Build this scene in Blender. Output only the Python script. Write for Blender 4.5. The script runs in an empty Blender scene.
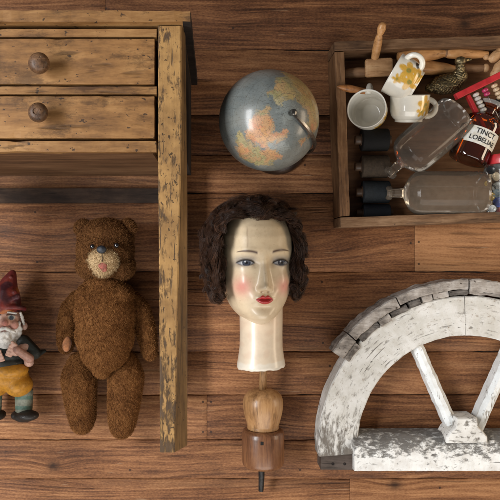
import bpy, bmesh, math, random
import numpy as np
from mathutils import Vector, Matrix, noise as mnoise

random.seed(7)
RNG = np.random.default_rng(11)
R = math.radians
scene = bpy.context.scene
COL = scene.collection
H = 1.3          # camera height above the floor
CX, CY = 215.0, 250.0


def kz(z):
    return 0.002 * (H - z) / H


def X(px, z=0.0):
    return (px - CX) * kz(z)


def Y(py, z=0.0):
    return (CY - py) * kz(z)


def W(px, py, z=0.0):
    return Vector((X(px, z), Y(py, z), z))


# ------------------------------------------------------------------ objects
def tag(o, label=None, cat=None, group=None, kind=None):
    if label:
        o['label'] = label
    if cat:
        o['category'] = cat
    if group:
        o['group'] = group
    if kind:
        o['kind'] = kind
    return o


def thing(name, loc, label, cat, group=None):
    o = bpy.data.objects.new(name, None)
    o.location = loc
    o.empty_display_size = 0.02
    COL.objects.link(o)
    return tag(o, label, cat, group)


def root_loc(o):
    v = Vector((0, 0, 0))
    while o is not None:
        v = v + o.location
        o = o.parent
    return v


def np_mesh(name, verts, faces=None, loops=None, starts=None, totals=None):
    me = bpy.data.meshes.new(name)
    v = np.asarray(verts, dtype=np.float32)
    if faces is not None:
        f = np.asarray(faces, dtype=np.int32)
        n, k = f.shape
        loops = f.ravel()
        starts = np.arange(n, dtype=np.int32) * k
    me.vertices.add(len(v))
    me.vertices.foreach_set('co', v.ravel())
    me.loops.add(len(loops))
    me.loops.foreach_set('vertex_index', np.asarray(loops, dtype=np.int32))
    me.polygons.add(len(starts))
    me.polygons.foreach_set('loop_start', np.asarray(starts, dtype=np.int32))
    me.update(calc_edges=True)
    me.validate()
    return me


def link(name, me, mat, parent=None, smooth=True, world=True, bevel=0.0):
    """verts of `me` are world coordinates; moved into the parent's frame."""
    if world and parent is not None:
        me.transform(Matrix.Translation(-root_loc(parent)))
    o = bpy.data.objects.new(name, me)
    if mat is not None:
        for m in (mat if isinstance(mat, (list, tuple)) else [mat]):
            me.materials.append(m)
    if smooth:
        me.polygons.foreach_set('use_smooth', [True] * len(me.polygons))
    COL.objects.link(o)
    if parent is not None:
        o.parent = parent
    if bevel:
        b = o.modifiers.new('bevel', 'BEVEL')
        b.width = bevel
        b.segments = 2
        b.limit_method = 'ANGLE'
        b.angle_limit = R(40)
    return o


def paint(me, cols, name='paint'):
    a = me.color_attributes.new(name, 'FLOAT_COLOR', 'POINT')
    c = np.ones((len(me.vertices), 4), dtype=np.float32)
    c[:, :3] = cols
    a.data.foreach_set('color', c.ravel())


class MB:
    """collects shapes, builds ONE mesh"""
    def __init__(self):
        self.v = []
        self.f = []

    def add(self, verts, faces, M=None):
        b = len(self.v)
        for p in verts:
            p = Vector(p)
            if M is not None:
                p = M @ p
            self.v.append(tuple(p))
        for f in faces:
            self.f.append(tuple(i + b for i in f))
        return self

    def box(self, x0, x1, y0, y1, z0, z1, M=None):
        v = [(x0, y0, z0), (x1, y0, z0), (x1, y1, z0), (x0, y1, z0),
             (x0, y0, z1), (x1, y0, z1), (x1, y1, z1), (x0, y1, z1)]
        f = [(3, 2, 1, 0), (4, 5, 6, 7), (0, 1, 5, 4), (1, 2, 6, 5), (2, 3, 7, 6), (3, 0, 4, 7)]
        return self.add(v, f, M)

    def lathe(self, prof, M=None, n=48):
        """prof [(r, h)] about local Z; closed ends when r == 0"""
        v, f = [], []
        idx = []
        for r, h in prof:
            if r <= 1e-7:
                idx.append([len(v)] * n)
                v.append((0, 0, h))
            else:
                idx.append(list(range(len(v), len(v) + n)))
                for i in range(n):
                    a = 2 * math.pi * i / n
                    v.append((r * math.cos(a), r * math.sin(a), h))
        for j in range(len(prof) - 1):
            A, B = idx[j], idx[j + 1]
            for i in range(n):
                k = (i + 1) % n
                q = []
                for t in (A[i], A[k], B[k], B[i]):
                    if t not in q:
                        q.append(t)
                if len(q) >= 3:
                    f.append(tuple(q))
        return self.add(v, f, M)

    def tube(self, pts, rad, n=10, cap=True):
        pts = [Vector(p) for p in pts]
        if not isinstance(rad, (list, tuple)):
            rad = [rad] * len(pts)
        v, f = [], []
        up = None
        for i, p in enumerate(pts):
            t = (pts[min(i + 1, len(pts) - 1)] - pts[max(i - 1, 0)]).normalized()
            if up is None:
                up = Vector((0, 0, 1)) if abs(t.z) < 0.9 else Vector((1, 0, 0))
            a = (up - t * up.dot(t)).normalized()
            up = a
            b = t.cross(a)
            for k in range(n):
                w = 2 * math.pi * k / n
                v.append(p + (a * math.cos(w) + b * math.sin(w)) * rad[i])
        for i in range(len(pts) - 1):
            for k in range(n):
                l = (k + 1) % n
                f.append((i * n + k, i * n + l, (i + 1) * n + l, (i + 1) * n + k))
        if cap:
            f.append(tuple(range(n - 1, -1, -1)))
            f.append(tuple(range((len(pts) - 1) * n, len(pts) * n)))
        return self.add(v, f)

    def ball(self, c, r, rot=None, sub=3):
        bm = bmesh.new()
        bmesh.ops.create_icosphere(bm, subdivisions=sub, radius=1.0)
        if not isinstance(r, (list, tuple)):
            r = (r, r, r)
        M = Matrix.Translation(Vector(c))
        if rot is not None:
            M = M @ rot
        M = M @ Matrix.Diagonal((r[0], r[1], r[2], 1))
        self.add([v.co for v in bm.verts], [[v.index for v in fc.verts] for fc in bm.faces], M)
        bm.free()
        return self

    def capsule(self, p0, p1, r0, r1, n=7):
        p0, p1 = Vector(p0), Vector(p1)
        for i in range(n):
            t = i / (n - 1)
            self.ball(p0.lerp(p1, t), r0 + (r1 - r0) * t, sub=2)
        return self

    def mesh(self, name):
        me = bpy.data.meshes.new(name)
        me.from_pydata(self.v, [], self.f)
        me.update()
        bm = bmesh.new()
        bm.from_mesh(me)
        bmesh.ops.recalc_face_normals(bm, faces=bm.faces)
        bm.to_mesh(me)
        bm.free()
        return me

    def build(self, name, mat, parent=None, smooth=True, bevel=0.0, auto=None):
        me = self.mesh(name)
        o = link(name, me, mat, parent, smooth, bevel=bevel)
        if auto:
            me.set_sharp_from_angle(angle=R(auto))
        return o

    def remesh(self, name, voxel, smooth_it=6, fac=0.5):
        """union of all the shapes as one continuous skin (mesh only)"""
        me = self.mesh(name + '_src')
        o = bpy.data.objects.new(name + '_src', me)
        COL.objects.link(o)
        m = o.modifiers.new('r', 'REMESH')
        m.mode = 'VOXEL'
        m.voxel_size = voxel
        s = o.modifiers.new('s', 'SMOOTH')
        s.iterations = smooth_it
        s.factor = fac
        dg = bpy.context.evaluated_depsgraph_get()
        out = bpy.data.meshes.new_from_object(o.evaluated_get(dg))
        out.name = name
        bpy.data.objects.remove(o)
        bpy.data.meshes.remove(me)
        return out


def board(x0, x1, y0, y1, z0, z1, seg=0.012, wear=0.0006, chips=0.25, M=None, seed=0):
    """a plank with lightly worn, chipped edges: returns an MB"""
    rnd = random.Random(seed)
    bm = bmesh.new()
    bmesh.ops.create_cube(bm, size=1.0)
    dims = (x1 - x0, y1 - y0, z1 - z0)
    for ax in range(3):
        n = max(1, min(70, int(dims[ax] / seg)))
        es = [e for e in bm.edges if abs((e.verts[0].co - e.verts[1].co)[ax]) > 1e-4 and
              all(abs((e.verts[0].co - e.verts[1].co)[k]) < 1e-4 for k in range(3) if k != ax)]
        if n > 1:
            for k in range(1, n):
                t = -0.5 + k / n
                nv = [0, 0, 0]
                nv[ax] = 1
                co = [0, 0, 0]
                co[ax] = t
                bmesh.ops.bisect_plane(bm, geom=bm.verts[:] + bm.edges[:] + bm.faces[:],
                                       plane_co=co, plane_no=nv)
    off = Vector((rnd.uniform(0, 50), rnd.uniform(0, 50), rnd.uniform(0, 50)))
    for v in bm.verts:
        ext = [abs(abs(v.co[k]) - 0.5) < 1e-4 for k in range(3)]
        sgn = [1 if v.co[k] > 0 else -1 for k in range(3)]
        p = Vector((x0 + (v.co.x + .5) * dims[0], y0 + (v.co.y + .5) * dims[1], z0 + (v.co.z + .5) * dims[2]))
        a = wear * (0.3 + abs(mnoise.noise(p * 60 + off)) * 1.2)
        if sum(ext) >= 2:
            c = mnoise.noise(p * 35 + off * 2)
            if c > 0.5 - chips:
                a += wear * 2.2 * (c - (0.5 - chips)) / 0.5
            for k in range(3):
                if ext[k]:
                    p[k] -= sgn[k] * a
        else:
            for k in range(3):
                if ext[k]:
                    p[k] -= sgn[k] * a * 0.35
        v.co = p
    mb = MB()
    bm.verts.index_update()
    mb.add([v.co for v in bm.verts], [[v.index for v in f.verts] for f in bm.faces], M)
    bm.free()
    return mb


# ------------------------------------------------------------------ materials
class NT:
    def __init__(self, name):
        self.m = bpy.data.materials.new(name)
        self.m.use_nodes = True
        self.t = self.m.node_tree
        self.t.nodes.clear()
        self.out = self.t.nodes.new('ShaderNodeOutputMaterial')

    def n(self, typ, **kw):
        nd = self.t.nodes.new('ShaderNode' + typ)
        for k, v in kw.items():
            if k.startswith('_'):
                setattr(nd, k[1:], v)
            else:
                self.set(nd, k, v)
        return nd

    def set(self, nd, key, v):
        if key.startswith('i') and key[1:].isdigit():
            s = nd.inputs[int(key[1:])]
        else:
            s = nd.inputs[key.replace('__', ' ')]
        if isinstance(v, bpy.types.NodeSocket):
            self.t.links.new(v, s)
        elif isinstance(v, bpy.types.Node):
            self.t.links.new(v.outputs[0], s)
        else:
            if s.type == 'RGBA' and len(v) == 3:
                v = (*v, 1)
            s.default_value = v

    def math(self, op, a, b=None, c=None, clamp=False):
        nd = self.t.nodes.new('ShaderNodeMath')
        nd.operation = op
        nd.use_clamp = clamp
        for i, v in enumerate((a, b, c)):
            if v is not None:
                self.set(nd, 'i%d' % i, v)
        return nd.outputs[0]

    def vmath(self, op, a, b=None):
        nd = self.t.nodes.new('ShaderNodeVectorMath')
        nd.operation = op
        for i, v in enumerate((a, b)):
            if v is not None:
                self.set(nd, 'i%d' % i, v)
        return nd.outputs['Value'] if op in ('DISTANCE', 'LENGTH', 'DOT_PRODUCT') else nd.outputs[0]

    def coord(self, which='Object'):
        return self.n('TexCoord').outputs[which]

    def mapping(self, vec, scale=(1, 1, 1), loc=(0, 0, 0), rot=(0, 0, 0)):
        return self.n('Mapping', Vector=vec, Scale=scale, Location=loc, Rotation=rot).outputs[0]

    def noise(self, vec, scale=1.0, detail=4, rough=0.55, dist=0.0):
        return self.n('TexNoise', Vector=vec, Scale=scale, Detail=detail, Roughness=rough, Distortion=dist).outputs[0]

    def step(self, v, lo, hi):
        nd = self.t.nodes.new('ShaderNodeMapRange')
        nd.interpolation_type = 'SMOOTHSTEP'
        self.set(nd, 'i0', v)
        nd.inputs[1].default_value = lo
        nd.inputs[2].default_value = hi
        return nd.outputs[0]

    def mix(self, f, a, b, blend='MIX'):
        nd = self.t.nodes.new('ShaderNodeMix')
        nd.data_type = 'RGBA'
        nd.blend_type = blend
        self.set(nd, 'i0', f)
        self.set(nd, 'i6', a)
        self.set(nd, 'i7', b)
        return nd.outputs[2]

    def ramp(self, f, stops):
        nd = self.t.nodes.new('ShaderNodeValToRGB')
        self.set(nd, 'i0', f)
        cr = nd.color_ramp
        while len(cr.elements) < len(stops):
            cr.elements.new(0.5)
        for e, (p, c) in zip(cr.elements, stops):
            e.position = p
            e.color = (*c, 1)
        return nd.outputs[0]

    def bump(self, h, strength=0.3, dist=0.001):
        return self.n('Bump', Strength=strength, Distance=dist, Height=h).outputs[0]

    def pbr(self, **kw):
        b = self.n('BsdfPrincipled', **kw)
        self.t.links.new(b.outputs[0], self.out.inputs[0])
        return b


def wood(name, dark, mid, light, axis='X', along=2.0, across=16.0, rings=0, rough=0.6, fine=0.35,
         stain=0.35, spots=0.0, spotcol=(0.02, 0.012, 0.008), bump=0.35, seed=0.0, coat=0.0, worn=None):
    """long-grained wood: wandering streaks, fine fibre, dark pores, worn and soaked patches"""
    n = NT(name)
    base = n.coord()
    co = base
    if axis == 'Y':
        co = n.mapping(co, rot=(0, 0, R(90)))
    elif axis == 'Z':
        co = n.mapping(co, rot=(0, R(90), 0))
    co = n.mapping(co, loc=(seed, seed * 1.7, seed * .3))
    k = across / 11.0
    a = along / 1.6
    wan = n.noise(n.mapping(co, scale=(1.6 * a, 7 * k, 7 * k)), 1.0, 2, .5)
    sp = n.n('SeparateXYZ', Vector=co)
    wv = n.math('MULTIPLY', wan, 0.045 / k)
    cw = n.n('CombineXYZ', X=sp.outputs[0], Y=n.math('ADD', sp.outputs[1], wv), Z=n.math('ADD', sp.outputs[2], wv)).outputs[0]
    s1 = n.noise(n.mapping(cw, scale=(2.8 * a, 60 * k, 60 * k)), 1.0, 6, .68)
    s2 = n.noise(n.mapping(cw, scale=(14 * a, 150 * k, 150 * k), loc=(3, 7, 0)), 1.0, 4, .7)
    s3 = n.noise(n.mapping(cw, scale=(4.5 * a, 18 * k, 18 * k), loc=(9, 2, 0)), 1.0, 5, .62)
    s4 = n.noise(n.mapping(co, scale=(9 * a, 22 * k, 22 * k), loc=(1, 5, 0)), 1.0, 6, .7)
    s5 = n.noise(n.mapping(co, scale=(4 * a, 7 * k, 7 * k), loc=(2, 8, 4)), 1.0, 6, .7)
    f = n.math('MULTIPLY', s1, 0.55)
    f = n.math('ADD', f, n.math('MULTIPLY', s2, fine))
    f = n.math('ADD', f, n.math('MULTIPLY', s3, 0.50))
    f = n.math('ADD', f, n.math('MULTIPLY', s4, 0.20))
    f = n.math('ADD', f, n.math('MULTIPLY', n.math('SUBTRACT', s5, .5), stain * .8))
    f = n.math('SUBTRACT', f, .125 + fine * .5)
    col = n.ramp(f, [(.30, dark), (.50, mid), (.72, light)])
    if worn:
        w = n.step(n.noise(n.mapping(co, scale=(5 * a, 21 * k, 21 * k), loc=(4, 1, 6)), 1.0, 8, .74), worn[1] - .05, worn[1] + .05)
        col = n.mix(n.math('MULTIPLY', w, worn[2]), col, n.mix(s1, tuple(c * .5 for c in worn[0]), worn[0]))
    po = n.step(n.noise(n.mapping(cw, scale=(8 * a, 110 * k, 110 * k), loc=(8, 8, 0)), 1.0, 2, .55), .63, .73)
    col = n.mix(n.math('MULTIPLY', po, .5), col, tuple(c * .4 for c in dark))
    if spots:
        d = n.noise(n.mapping(base, scale=(90, 120, 120), loc=(seed, 2, 5)), 1.0, 3, 0.6)
        d = n.step(d, 0.70 - spots * .1, 0.745 - spots * .1)
        col = n.mix(n.math('MULTIPLY', d, .85), col, spotcol)
    h = n.math('SUBTRACT', n.math('ADD', n.math('MULTIPLY', s1, .7), n.math('MULTIPLY', s2, .5)), po)
    n.pbr(Base__Color=col, Roughness=n.math('MULTIPLY_ADD', s4, .3, rough - .15), Normal=n.bump(h, bump, 0.001), Coat__Weight=coat, Coat__Roughness=.25, Specular__IOR__Level=.28)
    return n.m


def peel(name, paintc, paintc2, under, under2, axis='X', level=0.5, soft=0.05, scale=28.0, stretch=3.0,
         grad=None, rough=0.6, dirt=0.3, dirtcol=(0.1, 0.09, 0.08), bump=0.6, seed=0.0, dots=0.0, spec=.3, grad2=None, polar=False):
    """flaking paint over weathered wood. grad = (axis index, pos0, pos1, amount): more bare wood towards pos1"""
    n = NT(name)
    base = n.coord()
    co = base
    if polar:
        sq = n.n('SeparateXYZ', Vector=base).outputs
        ang = n.math('MULTIPLY', n.math('ARCTAN2', n.math('MULTIPLY', sq[0], -1.0), sq[1]), .25)
        rad_ = n.vmath('LENGTH', n.n('CombineXYZ', X=sq[0], Y=sq[1], Z=0.0).outputs[0])
        co = n.n('CombineXYZ', X=ang, Y=rad_, Z=sq[2]).outputs[0]
    co = n.mapping(co, loc=(seed, seed * 2, 0))
    if axis == 'Y':
        co = n.mapping(co, rot=(0, 0, R(90)))
    st = n.mapping(co, scale=(scale / stretch, scale, scale))
    a = n.noise(st, 1.0, 8, 0.68, 0.3)
    b = n.noise(n.mapping(co, scale=(scale * .22, scale * .3, scale * .3), loc=(4, 4, 4)), 1.0, 3, .5)
    f = n.math('ADD', n.math('MULTIPLY', a, 0.75), n.math('MULTIPLY', b, 0.35))
    if grad:
        sp = n.n('SeparateXYZ', Vector=base).outputs[grad[0]]
        mr = n.n('MapRange', Value=sp)
        mr.inputs[1].default_value = grad[1]
        mr.inputs[2].default_value = grad[2]
        f = n.math('SUBTRACT', f, n.math('MULTIPLY', mr.outputs[0], grad[3]))
    if grad2:
        sp = n.n('SeparateXYZ', Vector=base).outputs[grad2[0]]
        mr = n.n('MapRange', Value=sp)
        mr.inputs[1].default_value = grad2[1]
        mr.inputs[2].default_value = grad2[2]
        f = n.math('SUBTRACT', f, n.math('MULTIPLY', mr.outputs[0], grad2[3]))
    m = n.step(f, level - soft, level + soft)
    # wood
    gr = n.noise(n.mapping(co, scale=(8, 260, 260)), 1.0, 4, .6)
    gr2 = n.noise(n.mapping(co, scale=(14, 40, 40)), 1.0, 3, .6)
    uw = n.mix(n.math('ADD', n.math('MULTIPLY', gr, .7), n.math('MULTIPLY', n.math('SUBTRACT', gr2, .35), .7), clamp=True), under, under2)
    pn = n.noise(n.mapping(co, scale=(35, 35, 35)), 1.0, 5, .6)
    pc = n.mix(n.step(pn, .35, .7), paintc, paintc2)
    dn = n.step(n.noise(n.mapping(co, scale=(90, 130, 130), loc=(1, 9, 3)), 1.0, 5, .7), .56, .72)
    pc = n.mix(n.math('MULTIPLY', dn, dirt), pc, dirtcol)
    if dots:
        dd = n.step(n.noise(n.mapping(co, scale=(170, 210, 210), loc=(7, 1, 3)), 1.0, 2, .5), .74 - dots * .1, .79 - dots * .1)
        pc = n.mix(n.math('MULTIPLY', dd, .85), pc, tuple(c * .5 for c in under))
    ck = n.noise(n.mapping(co, scale=(16, 190, 190), loc=(5, 6, 2)), 1.0, 3, .6)
    ck = n.math('MULTIPLY', n.step(ck, .645, .70), .75)
    pc = n.mix(ck, pc, tuple(c * .8 for c in under))
    m = n.math('SUBTRACT', m, n.math('MULTIPLY', ck, .4))
    col = n.mix(m, uw, pc)
    hg = n.math('ADD', n.math('MULTIPLY', m, 1.0), n.math('ADD', n.math('MULTIPLY', gr, .35), n.math('MULTIPLY', pn, .3)))
    n.pbr(Base__Color=col, Roughness=n.math('MULTIPLY_ADD', m, -.2, rough + .12), Normal=n.bump(hg, bump, 0.0012),
          Specular__IOR__Level=spec)
    return n.m


def plain(name, col, rough=0.5, metallic=0.0, var=0.15, vscale=60.0, bump=0.15, bscale=300.0, coat=0.0, spec=0.5, col2=None, sheen=0.0):
    n = NT(name)
    co = n.coord()
    a = n.noise(co, vscale, 4, .6)
    c2 = col2 if col2 else tuple(c * (1 - var * 2) for c in col)
    c = n.mix(n.step(a, .3, .7), c2, col)
    b = n.noise(co, bscale, 3, .6)
    n.pbr(Base__Color=c, Roughness=n.math('MULTIPLY_ADD', a, .2, rough - .1), Metallic=metallic,
          Normal=n.bump(b, bump, .001), Coat__Weight=coat, Coat__Roughness=.12, Specular__IOR__Level=spec, Sheen__Weight=sheen)
    return n.m


def painted(name, rough=0.4, coat=0.0, bump=0.1, bscale=200.0, attr='paint', vary=0.12, vscale=70, spec=.5, sub=0.0, coat_r=.1, stretch=(1, 1, 1)):
    n = NT(name)
    at = n.n('Attribute', _attribute_name=attr)
    co = n.mapping(n.coord(), scale=stretch)
    a = n.noise(co, vscale, 5, .65)
    c = n.mix(n.math('MULTIPLY', n.step(a, .35, .75), vary), at.outputs['Color'], (0.02, 0.012, 0.006))
    b = n.noise(co, bscale, 3, .6)
    n.pbr(Base__Color=c, Roughness=n.math('MULTIPLY_ADD', a, .2, rough - .1), Normal=n.bump(b, bump, .001),
          Coat__Weight=coat, Coat__Roughness=coat_r, Specular__IOR__Level=spec)
    return n.m


def glassy(name, tint, gloss=0.06, milk=0.08, milkcol=(.5, .47, .42), edge=1.3, rough=.03):
    """thin clear glass: see-through sheet, brighter and denser at grazing angles, a little dust"""
    n = NT(name)
    lw = n.n('LayerWeight', Blend=0.25)
    tr = n.n('BsdfTransparent', Color=tint)
    gl = n.n('BsdfGlossy', Color=(1, 1, 1), Roughness=rough)
    df = n.n('BsdfDiffuse', Color=milkcol)
    fr = n.n('Fresnel', IOR=1.22).outputs[0]
    dust = n.step(n.noise(n.coord(), 90, 5, .7), -.6, 1.2)
    m1 = n.n('MixShader', Fac=n.math('MULTIPLY_ADD', dust, milk, n.math('MULTIPLY', lw.outputs['Facing'], milk * edge), clamp=True))
    n.t.links.new(tr.outputs[0], m1.inputs[1])
    n.t.links.new(df.outputs[0], m1.inputs[2])
    m2 = n.n('MixShader', Fac=n.math('ADD', fr, gloss, clamp=True))
    n.t.links.new(m1.outputs[0], m2.inputs[1])
    n.t.links.new(gl.outputs[0], m2.inputs[2])
    n.t.links.new(m2.outputs[0], n.out.inputs[0])
    return n.m


def axis_matrix(p, d, up=(0, 0, 1)):
    """local Z along d, origin p"""
    d = Vector(d).normalized()
    u = Vector(up)
    if abs(u.normalized().dot(d)) > .98:
        u = Vector((1, 0, 0))
    x = (u - d * u.dot(d)).normalized()     # local X = up-ish
    y = d.cross(x)
    M = Matrix((x, y, d)).transposed().to_4x4()
    M.translation = Vector(p)
    return M


def smoothstep(a, b, x):
    t = np.clip((x - a) / (b - a), 0, 1)
    return t * t * (3 - 2 * t)

# ================================================================== camera, light
cam_d = bpy.data.cameras.new('camera')
cam = bpy.data.objects.new('camera', cam_d)
COL.objects.link(cam)
cam.location = (0, 0, H)
cam_d.sensor_width = 36
cam_d.lens = 36 * H / 1.0
cam_d.shift_x = (250 - CX) / 500
cam_d.shift_y = 0.0
cam_d.clip_start = 0.05
cam_d.clip_end = 50
scene.camera = cam


def area(name, loc, target, sx, sy, power, col):
    d = bpy.data.lights.new(name, 'AREA')
    d.shape = 'RECTANGLE'
    d.size, d.size_y = sx, sy
    d.energy = power
    d.color = col
    o = bpy.data.objects.new(name, d)
    o.location = loc
    o.rotation_euler = (Vector(target) - Vector(loc)).to_track_quat('-Z', 'Y').to_euler()
    COL.objects.link(o)
    return o


area('window_light', (-1.25, 0.02, 1.42), (0.0, 0.0, 0.05), 1.35, 0.42, 43, (0.985, 0.99, 1.0))
area('room_lamp', (1.70, 0.02, 0.62), (0.1, 0.0, 0.08), 1.2, 0.35, 12, (1.0, 0.80, 0.58))
area('added_front_fill', (0.10, -1.60, 1.25), (0.1, -0.5, 0.0), 2.4, 1.2, 30, (1.0, 0.96, 0.91))  # added fill without a known source, brightens the lower floor
world = bpy.data.worlds.new('World')
scene.world = world
world.use_nodes = True
bg = world.node_tree.nodes.get('Background') or world.node_tree.nodes.new('ShaderNodeBackground')
bg.inputs[0].default_value = (1.0, 0.97, 0.94, 1)
bg.inputs[1].default_value = 0.11
scene.view_settings.view_transform = 'Standard'
scene.view_settings.look = 'None'
scene.view_settings.exposure = 0.0
scene.view_settings.gamma = 1.0
scene.render.engine = 'CYCLES'
scene.cycles.use_denoising = True
scene.cycles.max_bounces = 8
scene.cycles.diffuse_bounces = 3
scene.cycles.transparent_max_bounces = 24
scene.cycles.caustics_reflective = False
scene.cycles.caustics_refractive = False

# ================================================================== floor
KN = [(X(465), Y(24), .05, .016, .95), (X(53), Y(466), .05, .016, .95), (X(318), Y(252), .10, .03, .62),
      (X(60), Y(240), .12, .028, .7), (X(317), Y(420), .09, .03, .7), (X(200), Y(415), .05, .018, .6),
      (X(428), Y(455), .1, .02, .6), (X(395), Y(485), .06, .016, .8), (X(225), Y(16), .06, .02, .5),
      (X(385), Y(322), .08, .02, .4), (X(110), Y(482), .12, .02, .5), (X(440), Y(398), .12, .03, .65)]
def floor_mat(knots):
    n = NT('floorboard_wood')
    base = n.coord()
    at = n.n('Attribute', _attribute_name='pr').outputs['Fac']
    off = n.n('CombineXYZ', X=n.math('MULTIPLY', at, 37.0), Y=n.math('MULTIPLY', at, 11.0), Z=n.math('MULTIPLY', at, 5.0)).outputs[0]
    co = n.vmath('ADD', base, off)
    # slow sideways wander of the grain, pushed round the knots
    wan = n.noise(n.mapping(co, scale=(1.1, 5.5, 1)), 1.0, 2, .5)
    fld = n.math('MULTIPLY', wan, 0.075)
    fld = n.math('ADD', fld, n.math('MULTIPLY', n.noise(n.mapping(co, scale=(14, 40, 1)), 1.0, 3, .6), .0022))
    kd = None
    for (kx, ky, ax, ay, amp) in knots:
        d = n.vmath('SUBTRACT', base, (kx, ky, 0.0))
        d = n.n('VectorMath', _operation='MULTIPLY', i0=d, i1=(1 / ax, 1 / ay, 0)).outputs[0]
        e = n.math('EXPONENT', n.math('MULTIPLY', n.vmath('DOT_PRODUCT', d, d), -1.0))
        fld = n.math('ADD', fld, n.math('MULTIPLY', e, amp * ay * .8))
        if amp > .75:
            d = n.n('VectorMath', _operation='MULTIPLY', i0=d, i1=(4.2, 1.7, 0)).outputs[0]
            k = n.math('EXPONENT', n.math('MULTIPLY', n.vmath('DOT_PRODUCT', d, d), -1.0))
            kd = k if kd is None else n.math('MAXIMUM', kd, k)
    sp = n.n('SeparateXYZ', Vector=co)
    yw = n.math('ADD', sp.outputs[1], fld)
    cw = n.n('CombineXYZ', X=sp.outputs[0], Y=yw, Z=sp.outputs[2]).outputs[0]
    s1 = n.noise(n.mapping(cw, scale=(3.0, 110, 1)), 1.0, 6, .68)
    s2 = n.noise(n.mapping(cw, scale=(11, 190, 1), loc=(3, 7, 0)), 1.0, 4, .7)
    s3 = n.noise(n.mapping(cw, scale=(3.4, 26, 1), loc=(9, 2, 0)), 1.0, 5, .62)
    s4 = n.noise(n.mapping(co, scale=(9, 22, 1), loc=(1, 5, 0)), 1.0, 6, .7)
    # growth rings: thin dark latewood lines, spacing varies from board to board
    den = n.math('MULTIPLY_ADD', at, 70.0, 75.0)
    rg = n.math('FRACT', n.math('MULTIPLY', yw, den))
    ring = n.math('MULTIPLY', n.step(rg, .15, .86), n.step(rg, 1.0, .90))
    rm = n.step(n.noise(n.mapping(cw, scale=(1.8, 14, 1), loc=(2, 4, 0)), 1.0, 3, .6), .30, .66)
    ring = n.math('MULTIPLY', ring, rm)
    f = n.math('MULTIPLY', s1, 0.50)
    f = n.math('ADD', f, n.math('MULTIPLY', s2, 0.50))
    f = n.math('ADD', f, n.math('MULTIPLY', s3, 0.28))
    f = n.math('ADD', f, n.math('MULTIPLY', s4, 0.34))
    f = n.math('SUBTRACT', f, n.math('MULTIPLY', ring, 0.10))
    gr_ = n.noise(n.mapping(base, scale=(190, 420, 1)), 1.0, 2, .6)
    f = n.math('ADD', f, n.math('MULTIPLY', n.math('SUBTRACT', gr_, .5), .34))
    tn = n.n('Attribute', _attribute_name='pt').outputs['Fac']
    f = n.math('ADD', f, n.math('MULTIPLY_ADD', tn, 0.20, -.27))
    col = n.ramp(f, [(.28, (.042, .0160, .0070)), (.43, (.120, .0480, .0205)), (.57, (.232, .1010, .0425)), (.78, (.41, .205, .092))])
    # greyed, worn film in long patches; dark soaked stains; thin dark pores
    gw = n.step(n.noise(n.mapping(co, scale=(2.2, 30, 1), loc=(6, 6, 0)), 1.0, 5, .65), .52, .72)
    col = n.mix(n.math('MULTIPLY', gw, .22), col, (.19, .115, .068))
    st = n.step(n.noise(n.mapping(base, scale=(5, 14, 1), loc=(2.2, .7, 0)), 1.0, 6, .68), .60, .74)
    col = n.mix(n.math('MULTIPLY', st, .55), col, (.030, .015, .009))
    po = n.step(n.noise(n.mapping(cw, scale=(7, 130, 1), loc=(8, 8, 0)), 1.0, 2, .55), .62, .72)
    col = n.mix(n.math('MULTIPLY', po, .42), col, (.022, .010, .006))
    col = n.mix(n.math('MULTIPLY', kd, .85), col, (.022, .011, .007))
    nd = None
    for (qx, qy) in ((224, 206), (224, 258), (207 + 4, 402), (211, 432), (203, 402), (203, 432), (419, 242), (419, 264), (411, 243), (322, 282), (323, 343), (305, 165), (233, 28), (106, 8), (35, 212), (37, 262), (300, 470), (130, 470), (440, 488), (330, 366), (332, 386)):
        dd = n.vmath('DISTANCE', base, (X(qx), Y(qy), -.0006))
        w_ = n.step(dd, .0030, .0016)
        nd = w_ if nd is None else n.math('MAXIMUM', nd, w_)
    col = n.mix(n.math('MULTIPLY', nd, .8), col, (.018, .012, .010))
    sc = n.step(n.noise(n.mapping(base, scale=(14, 190, 1), rot=(0, 0, .35), loc=(5, 3, 0)), 1.0, 2, .5), .71, .75)
    col = n.mix(n.math('MULTIPLY', sc, .5), col, (.34, .22, .13))
    h = n.math('SUBTRACT', n.math('ADD', n.math('MULTIPLY', s1, .7), n.math('MULTIPLY', s2, .5)), po)
    n.pbr(Base__Color=col, Roughness=n.math('MULTIPLY_ADD', s4, .3, .50), Normal=n.bump(h, .55, .0012), Specular__IOR__Level=.22)
    return n.m


M_floor = floor_mat(KN)
M_gap = plain('floor_gap_dark', (.010, .006, .004), .9)

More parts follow.
